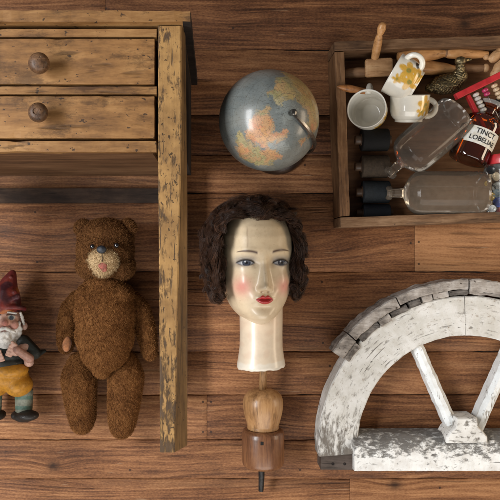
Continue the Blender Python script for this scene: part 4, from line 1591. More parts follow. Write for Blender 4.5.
crate_part(board(0, LX, 0, th_, 0, BZ, seg=.012, wear=.0009, chips=.35, seed=31), 'crate_side', M_box)
crate_part(board(0, LX, LY - th_, LY, 0, BZ - .001, seg=.012, wear=.0009, chips=.35, seed=32), 'crate_side', M_box)
for x0 in (0, LX - th_):
    o = crate_part(board(th_ + .0006, LY - th_ - .0006, -th_ / 2, th_ / 2, 0, BZ - .002, seg=.012, wear=.0009, chips=.35, seed=33 + int(x0 * 10)), 'crate_end', M_boxy)
    o.rotation_euler = (0, 0, R(90))
    o.location = (x0 + th_ / 2, 0, 0)
crate_part(board(th_, LX - th_, th_, LY - th_, .003, .010, seg=.04, wear=.0003, seed=35), 'crate_bottom', M_boxf)
ZB = .0102                     # crate floor

# ------------------------------------------------------------------ cups
M_china = painted('glazed_china', rough=.22, coat=.6, bump=.03, vary=.10, vscale=60)
CREAM, YEL, ORA, LEAF = (.76, .72, .63), (.62, .35, .05), (.50, .20, .02), (.20, .24, .06)


def cup(name, pos, axis, up, rad, hgt, label, flowers, handle_ang, foot=.70, dirty=.0):
    """pos = centre of the foot; local Z towards the opening, local X (handle) near `up`"""
    t = thing(name, pos, label, 'cup', 'china cups in the crate')
    M = axis_matrix((0, 0, 0), axis, up) @ Matrix.Rotation(handle_ang, 4, 'Z')
    t.rotation_euler = M.to_euler()
    r0 = rad * foot
    outer = [(0, .0015), (r0 * .8, .0012), (r0 * .86, 0), (r0, 0), (r0 * .99, .003), (r0 * 1.02, .0045), (rad * .80, hgt * .135), (rad * .90, hgt * .24), (rad * .965, hgt * .42), (rad * .99, hgt * .65), (rad * .99, hgt * .93), (rad, hgt)]
    innr = [(rad - .0012, hgt + .0006), (rad - .0026, hgt - .001), (rad * .90, hgt * .7), (rad * .89, hgt * .42), (rad * .80, hgt * .20), (rad * .5, hgt * .11), (0, hgt * .09)]
    prof = outer + innr
    fine = []
    for (a, b_) in zip(prof[:-1], prof[1:]):
        n = max(1, int(math.hypot(a[0] - b_[0], a[1] - b_[1]) / .0016))
        for k in range(n):
            fine.append((a[0] + (b_[0] - a[0]) * k / n, a[1] + (b_[1] - a[1]) * k / n))
    fine.append(prof[-1])
    mb = MB().lathe(fine, None, 120)
    me = mb.mesh('cup_bowl')
    co = np.array([v.co[:] for v in me.vertices])
    rr = np.hypot(co[:, 0], co[:, 1])
    an = np.arctan2(co[:, 1], co[:, 0])
    rin = np.interp(co[:, 2] / hgt, [0, .2, .42, .7, 1.0], [.3, .86, .92, .935, .97]) * rad
    outm = (rr > rin - 1e-5)
    c = np.tile(np.array(CREAM), (len(co), 1))
    c = mixc(c, (~outm) * 1.0, (.86, .83, .75))
    c = mixc(c, dirty * (~outm) * smoothstep(.5 * hgt, .1 * hgt, co[:, 2]), (.66, .60, .48))
    for (fa, fh, fr, kind) in flowers:
        du = np.angle(np.exp(1j * (an - fa))) * rad / fr
        dv = (co[:, 2] - fh * hgt) / fr
        d = np.hypot(du, dv)
        pa = np.arctan2(dv, du)
        if kind == 'f':
            lim = .45 + .55 * np.abs(np.cos(pa * 2.5 + fa))
            m = smoothstep(lim + .08, lim - .08, d) * outm
            c = mixc(c, m, YEL)
            c = mixc(c, m * .6 * smoothstep(.35, .9, d) * (np.sin(pa * 15) > .2), (.70, .48, .13))
            c = mixc(c, smoothstep(.30, .16, d) * outm, LEAF)
            c = mixc(c, .7 * smoothstep(.16, .06, d) * outm, ORA)
        else:
            m = smoothstep(1.0, .8, np.hypot(du * .9 + dv * .3, dv * 1.7 - du * .5)) * outm
            c = mixc(c, m, LEAF if kind == 'l' else (.025, .022, .018))
    paint(me, c)
    link('cup_bowl', me, M_china, t, world=False)
    pts = []
    hh = hgt * .50
    for k in range(19):
        a = R(-100 + 200 * k / 18)
        pts.append((rad * .90 + .0150 * math.cos(a) * (1.1), 0, hh + .0155 * math.sin(a)))
    mb = MB().tube(pts, [.0046 + .0012 * abs(k - 9) / 9 for k in range(19)], 14)
    me = mb.mesh('handle')
    cc = np.tile(np.array(CREAM), (len(me.vertices), 1))
    paint(me, cc)
    link('handle', me, M_china, t, world=False)
    return t


c1 = W(366.5, 108.5, .075)
ax1 = Vector((-.40, .02, 1.0)).normalized()
cup('teacup', c1 - ax1 * .052, ax1, (0, 1, 0), .0366, .053, 'white teacup standing upright showing its empty cream inside', [(R(250), .6, .013, 'f'), (R(215), .5, .012, 'f'), (R(285), .4, .012, 'l')], R(-3), foot=.62, dirty=.6)
ax2 = Vector((-.84, .50, -.12)).normalized()
cup('teacup', W(417, 86, .082), ax2, (.30, .72, .52), .0392, .053, 'teacup tipped on its side on another cup, yellow flowers and handle on top',
    [(R(-64), .30, .0185, 'f'), (R(-30), .16, .0185, 'f'), (R(-38), .52, .0195, 'f'), (R(-4), .34, .009, 'k'), (R(-72), .72, .010, 'f')], R(-12))
ax3 = Vector((-.02, .93, .25)).normalized()
cup('teacup', W(408.5, 121.5, .046), ax3, (1, 0, .1), .0372, .050, 'lower white teacup with yellow flower, lying under the tipped cup',
    [(R(-48), .62, .0195, 'f'), (R(-28), .45, .0145, 'f'), (R(-62), .40, .011, 'f')], R(0))

# ------------------------------------------------------------------ jointed wooden figure
M_beech = wood('pale_beech', (.24, .12, .05), (.44, .25, .12), (.56, .36, .19), 'X', along=8, across=30, rings=9, rough=.5, stain=.45, fine=.2, seed=21.0)
M_beecht = wood('tan_beech', (.22, .10, .034), (.43, .215, .082), (.54, .31, .14), 'X', along=8, across=30, rings=9, rough=.42, stain=.5, fine=.2, seed=23.0, coat=.2)
M_beechd = wood('dark_beech', (.10, .05, .025), (.24, .13, .065), (.36, .21, .11), 'X', along=8, across=30, rings=9, rough=.5, stain=.5, fine=.2, seed=25.0)


def turned(p0, p1, prof):
    """lathe between two points: prof = [(fraction, radius m)]"""
    p0, p1 = Vector(p0), Vector(p1)
    L = (p1 - p0).length
    # smooth the profile
    fr_ = [f for f, r in prof]
    rr_ = [r for f, r in prof]
    pr = [(0, 0)]
    for k in range(41):
        f = fr_[0] + (fr_[-1] - fr_[0]) * k / 40
        pr.append((float(np.interp(f, fr_, rr_)), f * L))
    pr.append((0, fr_[-1] * L))
    sm = [pr[0]] + [((pr[i - 1][0] + 2 * pr[i][0] + pr[i + 1][0]) / 4 if 1 < i < len(pr) - 2 else pr[i][0], pr[i][1]) for i in range(1, len(pr) - 1)] + [pr[-1]]
    return MB().lathe(sm, axis_matrix(p0, p1 - p0), 28)


fig = thing('jointed_figure', W(420, 62, ZB), 'jointed wooden artist figure lying along the back of the crate with one arm raised', 'wooden figure')
b = MB()
for i in range(9):
    for j in range(6):
        for k in range(4):
            tx = i / 8
            b.ball(W(367.5 + 22.5 * tx, 60.5 + j * 2.6 + 1.2 * (1 - tx), .046 + .0055 * k), .0058 if (i in (0, 8) or j in (0, 5)) else .0068, sub=2)
me = b.remesh('chest', .0014, 14)
link('chest', me, M_beech, fig)
turned(W(368, 72.5, .045), W(344, 73.5, .038), [(0, .0075), (.15, .0095), (.4, .0105), (.75, .0098), (.95, .0085), (1, .006)]).build('upper_arm', M_beechd, fig, auto=60)
turned(W(374.5, 60, .06), W(379.5, 34.5, .098), [(0, .0062), (.1, .0072), (.4, .0082), (.75, .0076), (.93, .0062), (1, .0045)]).build('upper_arm', M_beecht, fig, auto=60)
turned(W(379.6, 35.5, .098), W(383.5, 22, .11), [(0, .0040), (.18, .0062), (.5, .0080), (.8, .0068), (.95, .004), (1, .001)]).build('hand', M_beecht, fig, auto=60)
for (pa, pb, pc, name) in (((398, 57, .052), (445.5, 53, .048), (487.5, 54.5, .046), 'thigh'), ((404, 66.5, .044), (455, 69.5, .038), (487, 68, .036), 'thigh')):
    up_ = name
    turned(W(*pa), W(*pb), [(0, .0085), (.25, .0130), (.55, .0136), (.82, .0108), (.95, .0078), (1, .0070)]).build('thigh', M_beecht, fig, auto=60)
    turned(W(*pb), W(*pc), [(0, .0070), (.06, .0098), (.3, .0107), (.7, .0085), (.93, .0068), (1, .0062)]).build('shin', M_beecht if pa[1] < 60 else M_beechd, fig, auto=60)
    MB().ball(W(pb[0] + .5, pb[1], pb[2]), .0082).build('knee_joint', M_beechd, fig)
    if pa[1] > 60:
        MB().ball(W(pc[0] - 1, pc[1], pc[2] + .002), (.0075, .0085, .0075)).build('ankle_joint', M_beech, fig)
b = MB()
b.ball(W(495, 56.5, .05), (.0095, .0145, .010), Matrix.Rotation(R(-38), 4, 'Z')).ball(W(501, 52, .05), (.010, .012, .010)).ball(W(486, 57, .048), (.006, .0065, .006))
link('foot', b.remesh('foot', .0014, 5), M_beech, fig)
b = MB()
b.ball(W(501, 66, .044), (.0125, .026, .013), Matrix.Rotation(R(-30), 4, 'Z')).ball(W(506, 58, .046), (.014, .018, .012)).ball(W(494, 75, .042), (.008, .010, .008))
link('foot', b.remesh('foot', .0014, 5), M_beech, fig)

peg = thing('wooden_peg', W(352, 91, ZB), 'orange brown wooden peg poking over the left rim of the crate', 'peg')
turned(W(337, 86.5, .078), W(366, 91.5, .06), [(0, .001), (.08, .0035), (.25, .0062), (.45, .0072), (.7, .0062), (1, .0055)]).build('peg_shaft', plain('orange_brown_wood', (.42, .17, .05), .45, var=.3, vscale=90, coat=.2), peg)

# ------------------------------------------------------------------ brass duck
M_brass = plain('tarnished_brass', (.26, .20, .10), .36, metallic=.85, var=.40, vscale=240, bump=.5, bscale=400, col2=(.055, .045, .03))
duck = thing('duck_figurine', W(448, 80, ZB), 'small tarnished brass duck figurine between the wooden legs and red frame', 'figurine')
b = MB()
b.ball(W(446, 84, .044), (.034, .0195, .022), Matrix.Rotation(R(8), 4, 'Z')).ball(W(459, 77, .048), (.016, .0165, .018))
b.capsule(W(460, 73, .055), W(460.5, 64, .064), .0095, .0078, 5)
b.ball(W(460.5, 61, .067), (.0108, .0088, .0095)).ball(W(433, 87, .046), (.016, .010, .010), Matrix.Rotation(R(20), 4, 'Z'))
b.ball(W(468, 59.5, .066), (.0075, .0035, .0028)).ball(W(466, 60, .066), (.005, .0042, .004))
me = b.remesh('duck_body', .0011, 5)
for v in me.vertices:
    q = v.co
    if q.x < X(462, .05) and q.y < Y(68, .05):
        a = math.sin(q.x * 900 + q.y * 250) * math.sin(q.y * 1050 - q.x * 200)
        v.co = q + v.normal * (.0010 * a)
link('duck_body', me, M_brass, duck)
wg = MB()
for i in range(4):
    wg.capsule(W(436 + 4 * i, 84.5 + .6 * i, .0655), W(446 + 3.5 * i, 81.5 + 1.2 * i, .0655), .0035, .003, 5)
link('wing', wg.remesh('wing', .0011, 3), M_brass, duck)

# ------------------------------------------------------------------ abacus with a red frame
M_red = plain('red_painted_wood', (.50, .022, .028), .42, var=.18, vscale=50, coat=.25, bump=.15)
aba = thing('toy_abacus', W(490, 92, ZB), 'toy abacus with red wooden frame and rows of coloured beads', 'abacus')
d = Vector((50, 24.5, 0)).normalized()
e = Vector((d.y, -d.x, 0))
zA = .068
pA = W(455.5, 97.0, zA)


def bar(p, q, w, h, name, mat, parent):
    p, q = Vector(p), Vector(q)
    L = (q - p).length
    M = axis_matrix(p, q - p)
    board(-h / 2, h / 2, -w / 2, w / 2, 0, L, seg=.01, wear=.0003, chips=.2, M=M, seed=int(L * 1e4)).build(name, mat, parent, smooth=False, bevel=.001)


bar(pA, pA + d * .16, .0122, .014, 'frame_rail', M_red, aba)
p1 = pA + d * .0245 + e * .0065 + Vector((0, 0, -.006))
bar(p1, p1 + e * .085, .0078, .011, 'frame_rail', M_red, aba)
p2 = pA + d * .1525 + e * .0065 + Vector((0, 0, -.006))
bar(p2, p2 + e * .085, .0078, .011, 'frame_rail', M_red, aba)
bar(pA + e * .0925, pA + e * .0925 + d * .16, .0122, .014, 'frame_rail', M_red, aba)
bar(pA + d * .045 + e * .043 + Vector((0, 0, -.012)), pA + d * .148 + e * .043 + Vector((0, 0, -.012)), .012, .008, 'middle_bar', plain('black_bar', (.012, .012, .013), .5), aba)
bead_cols = [((.52, .48, .43), 'cream'), ((.42, .03, .10), 'magenta'), ((.55, .40, .25), 'tan'), ((.10, .14, .18), 'slate'), ((.50, .05, .04), 'red'), ((.60, .45, .10), 'yellow')]
for j, (cc, cn_) in enumerate(bead_cols):
    o0 = pA + d * (.0385 + .0195 * j) + e * .007 + Vector((0, 0, -.004))
    MB().tube([o0, o0 + e * .078], .0012, 8).build('rod', M_steel, aba)
    mt = plain(cn_ + '_bead_paint', cc, .4, var=.15, vscale=120, coat=.3)
    bm_ = MB()
    nb2 = (5, 2, 4, 3, 4, 3)[j]
    for k in range(nb2):
        bb = MB().lathe([(.0012, -.0038), (.0046, -.0034), (.0062, -.0012), (.0062, .0012), (.0046, .0034), (.0012, .0038)], axis_matrix(o0 + e * (.006 + .0080 * k), e), 18)
        bb.build('bead', mt, aba, auto=60)

# ------------------------------------------------------------------ folded pink paper
pap = MB()
pv, pf = [], []
for i in range(15):
    for j in range(9):
        q = W(490 + i * 1.6, 101 + j * 1.7 + .4 * i, .050 + .004 * math.sin(i * .7 + j * .3) + .003 * math.sin(j * 1.1))
        pv.append(q)
for i in range(14):
    for j in range(8):
        a = i * 9 + j
        pf.append((a, a + 1, a + 10, a + 9))
pap.add(pv, pf)
po = pap.build('pink_paper', plain('pale_pink_paper', (.55, .40, .37), .8, var=.12, vscale=60, sheen=.1))
po.modifiers.new('thick', 'SOLIDIFY').thickness = .0006
tag(po, 'crumpled pale pink paper behind the neck of the amber bottle', 'paper')

# ------------------------------------------------------------------ amber bottle
def amber_mat():
    n = NT('amber_glass')
    lw = n.n('LayerWeight', Blend=.35).outputs['Facing']
    tr = n.n('BsdfTransparent', Color=n.mix(lw, (.74, .30, .07), (.30, .075, .014)))
    gl = n.n('BsdfGlossy', Color=(1, 1, 1), Roughness=.04)
    df = n.n('BsdfDiffuse', Color=(.10, .03, .012))
    m1 = n.n('MixShader', Fac=.10)
    n.t.links.new(tr.outputs[0], m1.inputs[1])
    n.t.links.new(df.outputs[0], m1.inputs[2])
    m2 = n.n('MixShader', Fac=n.math('MULTIPLY_ADD', n.n('Fresnel', IOR=1.5).outputs[0], 1.0, .03, clamp=True))
    n.t.links.new(m1.outputs[0], m2.inputs[1])
    n.t.links.new(gl.outputs[0], m2.inputs[2])
    n.t.links.new(m2.outputs[0], n.out.inputs[0])
    return n.m


def bottle(name, p_base, p_top, prof, mat, label, cat, parts=(), nseg=72):
    t = thing(name, (0, 0, 0), label, cat)
    t.location = Vector(p_base)
    M = axis_matrix(p_base, Vector(p_top) - Vector(p_base))
    fine = []
    for (a, b_) in zip(prof[:-1], prof[1:]):
        n = max(1, int(math.hypot(a[0] - b_[0], a[1] - b_[1]) / .002))
        for k in range(n):
            fine.append((a[0] + (b_[0] - a[0]) * k / n, a[1] + (b_[1] - a[1]) * k / n))
    fine.append(prof[-1])
    MB().lathe(fine, M, nseg).build('glass_body', mat, t, auto=60)
    return t, M


M_amber = amber_mat()
zA2 = .054
pb = W(466.5, 161.5, zA2)
pt = W(492, 103, zA2)
ra = .0365
amb, MA = bottle('medicine_bottle', pb, pt, [(0, .002), (ra * .75, .001), (ra * .94, .0015), (ra, .006), (ra * 1.0, .020), (ra * 1.0, .074), (ra * .97, .080), (ra * .86, .087), (ra * .66, .0925), (ra * .46, .0955), (ra * .40, .098), (ra * .385, .106), (ra * .40, .109), (ra * .52, .110), (ra * .53, .115), (ra * .38, .116), (ra * .32, .112)], M_amber,
                 'brown glass medicine bottle with white label in black letters', 'bottle')
# label: bent round the front of the bottle
lm = MB()
ups = MA.to_3x3().inverted() @ Vector((0, 0, 1))
a0 = math.atan2(ups.y, ups.x)
lv, lf = [], []
na, nh = 40, 12
half = R(56)
for i in range(na + 1):
    for j in range(nh + 1):
        a = a0 - half + 2 * half * i / na + R(2)
        h_ = .0285 + .0325 * j / nh
        # clipped corners
        lv.append(MA @ Vector(((ra + .0006) * math.cos(a), (ra + .0006) * math.sin(a), h_)))
for i in range(na):
    for j in range(nh):
        if (i in (0, na - 1)) and (j in (0, nh - 1)):
            continue
        q = i * (nh + 1) + j
        lf.append((q, q + nh + 1, q + nh + 2, q + 1))
lm.add(lv, lf)
lab = lm.build('label', plain('white_label_paper', (.70, .69, .65), .55, var=.10, vscale=120, col2=(.55, .50, .40)), amb)


def wrapped_text(body, size, h_c, ang_c, M, rad, mat, parent, name='lettering'):
    """raised lettering bent round a cylinder of axis M"""
    cu = bpy.data.curves.new(name, 'FONT')
    cu.body = body
    cu.size = size
    cu.align_x = 'CENTER'
    cu.align_y = 'CENTER'
    cu.resolution_u = 3
    cu.offset = size * .018
    o = bpy.data.objects.new(name, cu)
    COL.objects.link(o)
    dg = bpy.context.evaluated_depsgraph_get()
    me = bpy.data.meshes.new_from_object(o.evaluated_get(dg))
    bpy.data.objects.remove(o)
    bm = bmesh.new()
    bm.from_mesh(me)
    bmesh.ops.subdivide_edges(bm, edges=[e_ for e_ in bm.edges if e_.calc_length() > .004], cuts=3)
    for v in bm.verts:
        a = ang_c + v.co.x / rad
        v.co = M @ Vector((rad * math.cos(a), rad * math.sin(a), h_c + v.co.y))
    bm.to_mesh(me)
    bm.free()
    return link(name, me, mat, parent, False)


M_ink = plain('black_ink', (.018, .018, .02), .6, vscale=200)
wrapped_text('TINCT.', .0135, .0520, a0 + R(6), MA, ra + .0011, M_ink, lab)
wrapped_text('LOBELIAE', .0125, .0380, a0 + R(2), MA, ra + .0011, M_ink, lab)
lip = MB().lathe([(0, .108), (ra * .36, .108), (ra * .38, .112), (ra * .62, .1165), (ra * .64, .121), (ra * .5, .1235), (0, .124)], MA, 40)
lip.build('stopper', glassy('stopper_glass', (.82, .80, .76), gloss=.12, milk=.35, milkcol=(.7, .65, .6)), amb, auto=50)

# ------------------------------------------------------------------ two clear bottles
M_clear = glassy('dusty_clear_glass', (.95, .93, .90), gloss=.0, milk=.11, rough=.10, milkcol=(.42, .36, .30), edge=2.0)
M_clear2 = glassy('dusty_clear_glass_frosted', (.93, .90, .86), gloss=.0, milk=.34, milkcol=(.32, .25, .185), edge=.7, rough=.12)


def flask_prof(r, L, nr, nl):
    return [(0, .004), (r * .70, .003), (r * .90, .001), (r * .985, .005), (r, .012), (r, L * .62), (r * .985, L * .66), (r * .93, L * .705), (r * .80, L * .745), (r * .60, L * .775), (r * .42, L * .795), (nr * 1.15, L * .82), (nr, L * .845), (nr, L - .012), (nr * 1.25, L - .011), (nr * 1.55, L - .009), (nr * 1.55, L - .003), (nr * 1.2, L), (nr * .8, L), (nr * .75, L - .01)]


r1 = .0425
pb = W(484, 193.5, ZB + r1 + .001)
pt = W(386, 193.0, ZB + r1 + .001)
bottle('glass_bottle', pb, pt, flask_prof(r1, (pt - pb).length, .0088, .02), M_clear2, 'cloudy clear glass bottle lying level along the front of the crate', 'bottle')
r2 = .0425
pb = W(458, 113.5, .060)
pt = W(388, 174.5, .056)
bottle('glass_bottle', pb, pt, flask_prof(r2, (pt - pb).length, .0088, .02), M_clear, 'clear glass bottle lying slanted with its neck at lower left', 'bottle')

# ------------------------------------------------------------------ thread spools
spools = [((374.5, 140), .0225, (.0065, .006, .006), 'spool of black thread below the upright white cup'),
          ((374.5, 166.5), .0225, (.058, .040, .026), 'spool of dark brown thread between the black and slate spools'),
          ((375.5, 192), .0225, (.017, .021, .025), 'spool of slate grey thread in front of the bottle neck'),
          ((376, 213), .018, (.007, .009, .013), 'dark blue black thread spool in the front left corner of the crate')]
M_core = plain('spool_core_wood', (.10, .055, .03), .5, var=.25, vscale=150)
for i, ((sx, sy), sr, scol, lb) in enumerate(spools):
    zc_ = ZB + sr + .0005
    t = thing('thread_spool', W(sx, sy, ZB), lb, 'thread spool', 'thread spools along the left of the crate')
    A = W(sx - 13.5, sy, zc_)
    B_ = W(sx + 13.5, sy, zc_)
    L = (B_ - A).length
    pr = [(sr * .5, 0), (sr * .93, .0008)]
    nrow = 34
    for k in range(nrow + 1):
        pr.append((sr * (.965 + (.018 if k % 2 else -.012)), .0015 + (L - .003) * k / nrow))
    pr += [(sr * .93, L - .0008), (sr * .5, L)]
    n_ = MB().lathe(pr, axis_matrix(A, B_ - A), 48)
    n_.build('thread', plain('thread_%d' % i, scol, .75, var=.2, vscale=200, bump=.6, bscale=700, spec=.25), t)
    MB().lathe([(0, -.012), (sr * .34, -.012), (sr * .40, -.010), (sr * .40, -.001), (sr * .52, -.0008), (sr * .52, L + .001), (sr * .40, L + .0012), (sr * .38, L + .006), (sr * .18, L + .0062), (0, L + .003)], axis_matrix(A, B_ - A), 32).build('core', M_core, t, auto=50)

# ------------------------------------------------------------------ jar of buttons
rj = .040
pb = W(507, 216, ZB + rj + .001)
pt = W(505, 146, ZB + rj + .001)
jar, MJ = bottle('button_jar', pb, pt, [(0, .004), (rj * .7, .003), (rj * .93, .002), (rj, .008), (rj, .088), (rj * .96, .094), (rj * .86, .099), (rj * .85, .108)], glassy('jar_glass', (.93, .93, .91), gloss=.0, milk=.08, rough=.10),
                 'clear glass jar of coloured buttons with red lid at the right edge', 'jar')
MB().lathe([(rj * .84, .098), (rj * .93, .099), (rj * .95, .102), (rj * .95, .114), (rj * .91, .1165), (0, .117)], MJ, 60).build('lid', M_red, jar, auto=40)
bt_cols = [('white', (.62, .62, .60)), ('yellow', (.62, .42, .07)), ('blue', (.025, .05, .25)), ('black', (.015, .015, .016)), ('pale blue', (.30, .40, .48)), ('red', (.42, .03, .03)), ('cream', (.55, .47, .34)), ('grey', (.22, .23, .24))]
bmat = {n_: plain(n_.replace(' ', '_') + '_button_plastic', c_, .3, var=.08, coat=.4) for n_, c_ in bt_cols}
rbt = random.Random(9)


def button(pos, axis, rad, cname, label):
    t = MB()
    M = axis_matrix(pos, axis)
    t.lathe([(0, .0010), (rad * .55, .0010), (rad * .68, .0022), (rad * .9, .0024), (rad, .0012), (rad * .95, -.0006), (0, -.0008)], M, 24)
    for k in range(4):
        a = k * math.pi / 2 + .7
        q = M @ Vector((rad * .22 * math.cos(a), rad * .22 * math.sin(a), .0011))
        t.ball(q, rad * .09, sub=1)
    o = t.build('button', bmat[cname], None, auto=50)
    return tag(o, label, 'button', 'buttons in the jar')


seen_b = [((490.5, 196.5), 'yellow', .0088, 'round yellow button in the lower left of the jar'),
          ((487.5, 183.5), 'yellow', .0056, 'small yellow button at the left wall of the jar'),
          ((498.5, 202), 'blue', .0100, 'dark blue button in the lower part of the jar'),
          ((497.5, 187), 'white', .0100, 'large white button in the middle of the jar'),
          ((497, 193.5), 'pale blue', .0085, 'pale blue button beside the round yellow one'),
          ((491.5, 188.5), 'black', .0080, 'black button between the yellow and white buttons'),
          ((495.5, 176.5), 'cream', .0090, 'cream button near the top of the jar'),
          ((491, 170), 'black', .0085, 'black button under the shoulder of the jar'),
          ((499, 165), 'grey', .0100, 'grey button just below the red lid'),
          ((492, 208.5), 'white', .0080, 'white button at the bottom of the jar'),
          ((500.5, 211), 'red', .0080, 'red button at the bottom edge of the jar')]
for i, ((bx_, by_), cn_, r_, lb) in enumerate(seen_b):
    zz = ZB + rj + .012 + .010 * rbt.random()
    button(W(bx_, by_, zz), (rbt.uniform(-.5, .2), rbt.uniform(-.4, .4), 1), r_, cn_, lb)

# ================================================================== half-round window frame
AZ = .050
kA = kz(AZ)
AC = W(467.5, 445, AZ)
AC.z = 0
fan = thing('fanlight_frame', (AC.x, AC.y, 0), 'half round wooden window frame with flaking white paint and weathered grey edging', 'window frame')
M_wh = peel('flaking_white_paint', (.67, .655, .625), (.54, .52, .475), (.10, .088, .075), (.26, .225, .19), 'X', level=.405, soft=.09, scale=140, stretch=2.4, polar=True, rough=.75, dirt=.9, dirtcol=(.30, .25, .20), bump=.8, seed=3.0, dots=.4, grad=(1, .09, -.02, .20))
M_whhub = peel('white_paint_on_hub', (.74, .73, .70), (.60, .58, .54), (.10, .088, .075), (.26, .225, .19), 'X', level=.455, soft=.07, scale=120, stretch=1.4, rough=.75, dirt=.8, dirtcol=(.28, .24, .20), bump=.9, seed=17.0)
M_whrail = peel('worn_white_paint_on_grey_rail', (.78, .78, .76), (.62, .60, .57), (.085, .080, .074), (.25, .235, .22), 'X', level=.425, soft=.07, scale=140, stretch=1.7, rough=.75, dirt=.6, dirtcol=(.25, .23, .2), bump=1.0, seed=7.0, grad=(1, -.030, .022, .21))
M_whsp = peel('white_spoke_paint', (.76, .78, .78), (.62, .63, .62), (.12, .095, .07), (.32, .25, .18), 'Y', level=.44, soft=.06, scale=90, stretch=2.2, rough=.6, dirt=.4, dirtcol=(.32, .22, .14), bump=.8, seed=11.0)
M_grey = wood('weathered_grey_wood', (.075, .062, .052), (.29, .255, .225), (.52, .48, .44), 'X', along=7, across=16, rings=26, rough=.8, fine=.4, stain=1.0, spots=.4, bump=.9, seed=31.0)
M_blockd = wood('dark_old_wood', (.02, .014, .011), (.065, .048, .038), (.12, .09, .075), 'X', along=4, across=26, rings=16, rough=.7, stain=.7, seed=33.0)


def arc_band(a0, a1, r_in, r_out, z0, z1, n, wear=.0012, seed=0, rag=0.0, cuts=3, taper=0):
    """curved plank; angles in degrees, local to the frame centre"""
    mb = MB()
    rows = [(0, z0)] + [(0, z1 - .002), (.0022 / (r_out - r_in), z1)] + [(k / (cuts + 1), z1) for k in range(1, cuts + 1)] + [(1 - .0022 / (r_out - r_in), z1), (1, z1 - .002), (1, z0)]
    vs = []
    for i in range(n + 1):
        a = R(a0 + (a1 - a0) * i / n)
        for (f, z) in rows:
            r = r_in + (r_out - r_in) * f
            p = Vector((r * math.cos(a), r * math.sin(a), z))
            w = mnoise.noise(p * 45 + Vector((seed, 0, 0))) * wear + mnoise.noise(p * 140 + Vector((seed, 3, 0))) * wear * .6
            rg = mnoise.noise(p * 70 + Vector((seed * 2, 1, 5))) * rag
            rn = r + (w + (rg if f >= .9 or f <= .1 else 0))
            vs.append((rn * math.cos(a) + AC.x, rn * math.sin(a) + AC.y, z + (w * .6 + rg * .5 if z > z0 else 0)))
    m = len(rows)
    fs = []
    for i in range(n):
        for k in range(m):
            l = (k + 1) % m
            fs.append((i * m + k, i * m + l, (i + 1) * m + l, (i + 1) * m + k))
    fs.append(tuple(range(m)))
    fs.append(tuple(range(n * m, n * m + m))[::-1])
    mb.add(vs, fs)
    return mb


Ro, Ri = 149 * kA, 109.5 * kA
arc_band(91.2, 184.5, Ri, Ro, .002, AZ, 150, wear=.0011, seed=1, cuts=8).build('arched_board', M_wh, fan, smooth=False)
arc_band(-4.5, 90.9, Ri, Ro, .002, AZ - .0006, 150, wear=.0011, seed=2, cuts=8).build('arched_board', M_wh, fan, smooth=False)
M_greyd = wood('dark_weathered_wood', (.022, .018, .016), (.085, .074, .066), (.22, .195, .175), 'X', along=7, across=20, rough=.85, fine=.4, stain=1.0, spots=.4, bump=.9, seed=37.0)
# long outer strips (pale) and short broken inner blocks (dark), butted with gaps
outer_s = [(145.3, 137.3, 153.5, 166.2, .0595, 0), (136.9, 116.5, 155.5, 166.8, .0610, 0), (116.0, 90.4, 157.0, 166.8, .0600, 0), (89.8, 57, 154.5, 167.3, .0620, 0), (56.5, 34, 154, 166.5, .0605, 0)]
inner_s = [(145.0, 137.6, 146.0, 153.2, .0570, 0), (135.6, 126.5, 148.2, 155.2, .0555, 1), (126.0, 121.3, 147.4, 155.0, .0590, 0), (120.6, 113.9, 148.6, 155.2, .0570, 1), (112.9, 108.6, 149.6, 156.8, .0595, 1),
           (107.6, 103.9, 150.4, 156.8, .0575, 0), (103.3, 97.6, 150.2, 156.8, .0560, 0), (97.2, 90.6, 151.8, 156.8, .0590, 1), (89.6, 58, 151.6, 154.2, .0560, 0)]
for nm_, lst, rg_ in (('edging_strip', outer_s, .0022), ('edging_block', inner_s, .0018)):
    for i, (sa, sb_, ri_, ro_, zt_, dk) in enumerate(lst):
        k2 = kz(zt_)
        arc_band(sb_, sa, ri_ * k2, ro_ * k2, .012, zt_, int(abs(sa - sb_) * 3) + 6, wear=.0013, seed=20 + i * 3 + (50 if dk else 0), rag=rg_, cuts=5).build(nm_, M_greyd if dk else M_grey, fan, smooth=False)
# bottom rail: rounded upper edge
rl = MB()
sec = []
rh_ = 35 * kz(.062)
for k in range(15):
    a = k / 14 * math.pi / 2
    sec.append((rh_ * .58 + rh_ * .42 * math.sin(a), .030 + .032 * math.cos(a)))
sec = [(0.0, .004), (0.0, .0595), (.0015, .062)] + [(rh_ * q / 6 * .58, .062) for q in range(1, 6)] + sec + [(rh_, .004)]
y0r = Y(471.5, .062)
xs0, xs1 = X(354.5, .062), X(580.5, .062)
nx = 130
vs, fs = [], []
for i in range(nx + 1):
    x = xs0 + (xs1 - xs0) * i / nx
    for (yy, zz) in sec:
        p = Vector((x, yy, zz))
        w = mnoise.noise(p * 50) * .0008 + mnoise.noise(p * 170) * .0006
        e_ = .0012 * mnoise.noise(Vector((7, yy * 200, zz * 200))) if i in (0, nx) else 0
        vs.append((x + e_, y0r + yy + w, zz + (w if zz > .01 else 0)))
m = len(sec)
for i in range(nx):
    for k in range(m):
        l = (k + 1) % m
        fs.append((i * m + k, i * m + l, (i + 1) * m + l, (i + 1) * m + k))
fs.append(tuple(range(m)))
fs.append(tuple(range(nx * m, nx * m + m))[::-1])
rl.add(vs, fs)
rl.build('bottom_rail', M_whrail, fan, smooth=False)
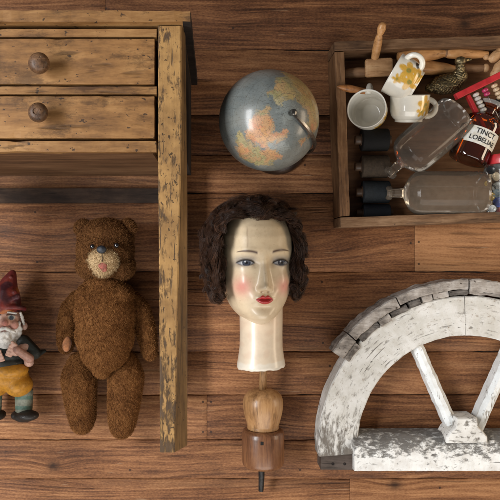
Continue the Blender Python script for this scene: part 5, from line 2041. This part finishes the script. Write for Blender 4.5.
for x0, x1 in ((321, 353.8), (581.5, 614)):
    fb = board(X(x0, AZ), X(x1, AZ), Y(471, AZ), Y(454.2, AZ), .003, AZ - .006, seg=.008, wear=.0008, seed=int(x0)).build('foot_block', M_blockd, fan, smooth=False)
    for hx in (.36, .72):
        q = W(x0 + (x1 - x0) * hx, 464, AZ - .006)
        MB().lathe([(0, -.004), (.0024, -.004), (.0026, .0008), (.0017, .0009), (0, -.0006)], Matrix.Translation(q), 14).build('screw_hole', M_gap, fb)
# spokes and hub
def spoke(p, q, w, h0, h1):
    p, q = Vector(p), Vector(q)
    L = (q - p).length
    dx = (q - p).normalized()
    sx_ = Vector((dx.y, -dx.x, 0))
    mb = MB()
    sec_ = [(-.5, h0), (-.5, h1 - .008), (-.18, h1), (.18, h1), (.5, h1 - .008), (.5, h0)]
    n = 50
    vs, fs = [], []
    for i in range(n + 1):
        c_ = p.lerp(q, i / n)
        wd = w * (1.0 + .12 * i / n)
        for (f, z) in sec_:
            a = c_ + sx_ * (f * wd)
            w_ = mnoise.noise(Vector((a.x * 90, a.y * 90, f * 5))) * .0009
            vs.append((a.x + w_, a.y + w_, z + w_))
    m_ = len(sec_)
    for i in range(n):
        for k in range(m_):
            l = (k + 1) % m_
            fs.append((i * m_ + k, i * m_ + l, (i + 1) * m_ + l, (i + 1) * m_ + k))
    fs.append(tuple(range(m_)))
    fs.append(tuple(range(n * m_, n * m_ + m_))[::-1])
    mb.add(vs, fs)
    mb.build('spoke', M_whsp, fan, smooth=False)


spoke(W(416.5, 341, .045), W(457, 433, .045), .0210, .010, .044)
spoke(W(518.5, 341, .045), W(478, 433, .045), .0210, .010, .044)
hb = MB()
hub_o = [(-20.5, -3), (-20.5, 3), (-17, 9), (-11.5, 13.5), (-10.5, 22.5), (10.5, 22.5), (11.5, 13.5), (17, 9), (20.5, 3), (20.5, -3)]
nh_ = 10
hv, hf = [], []
for (lev, sc_) in ((.010, 1.0), (.060, 1.0), (.0645, .93)):
    for (dx_, dy_) in hub_o:
        p = W(467.5 + dx_ * sc_, 440.5 - (dy_ - 6) * sc_ - 6, .0645)
        w_ = mnoise.noise(p * 80) * .0012
        hv.append((p.x + w_, p.y + w_, lev + w_))
for lv_ in range(2):
    for k in range(nh_):
        l = (k + 1) % nh_
        hf.append((lv_ * nh_ + k, lv_ * nh_ + l, lv_ * nh_ + nh_ + l, lv_ * nh_ + nh_ + k))
hf += [tuple(range(2 * nh_, 3 * nh_)), tuple(range(nh_))[::-1]]
hb.add(hv, hf)
hb.build('hub_block', M_whhub, fan, smooth=False, bevel=.0018)
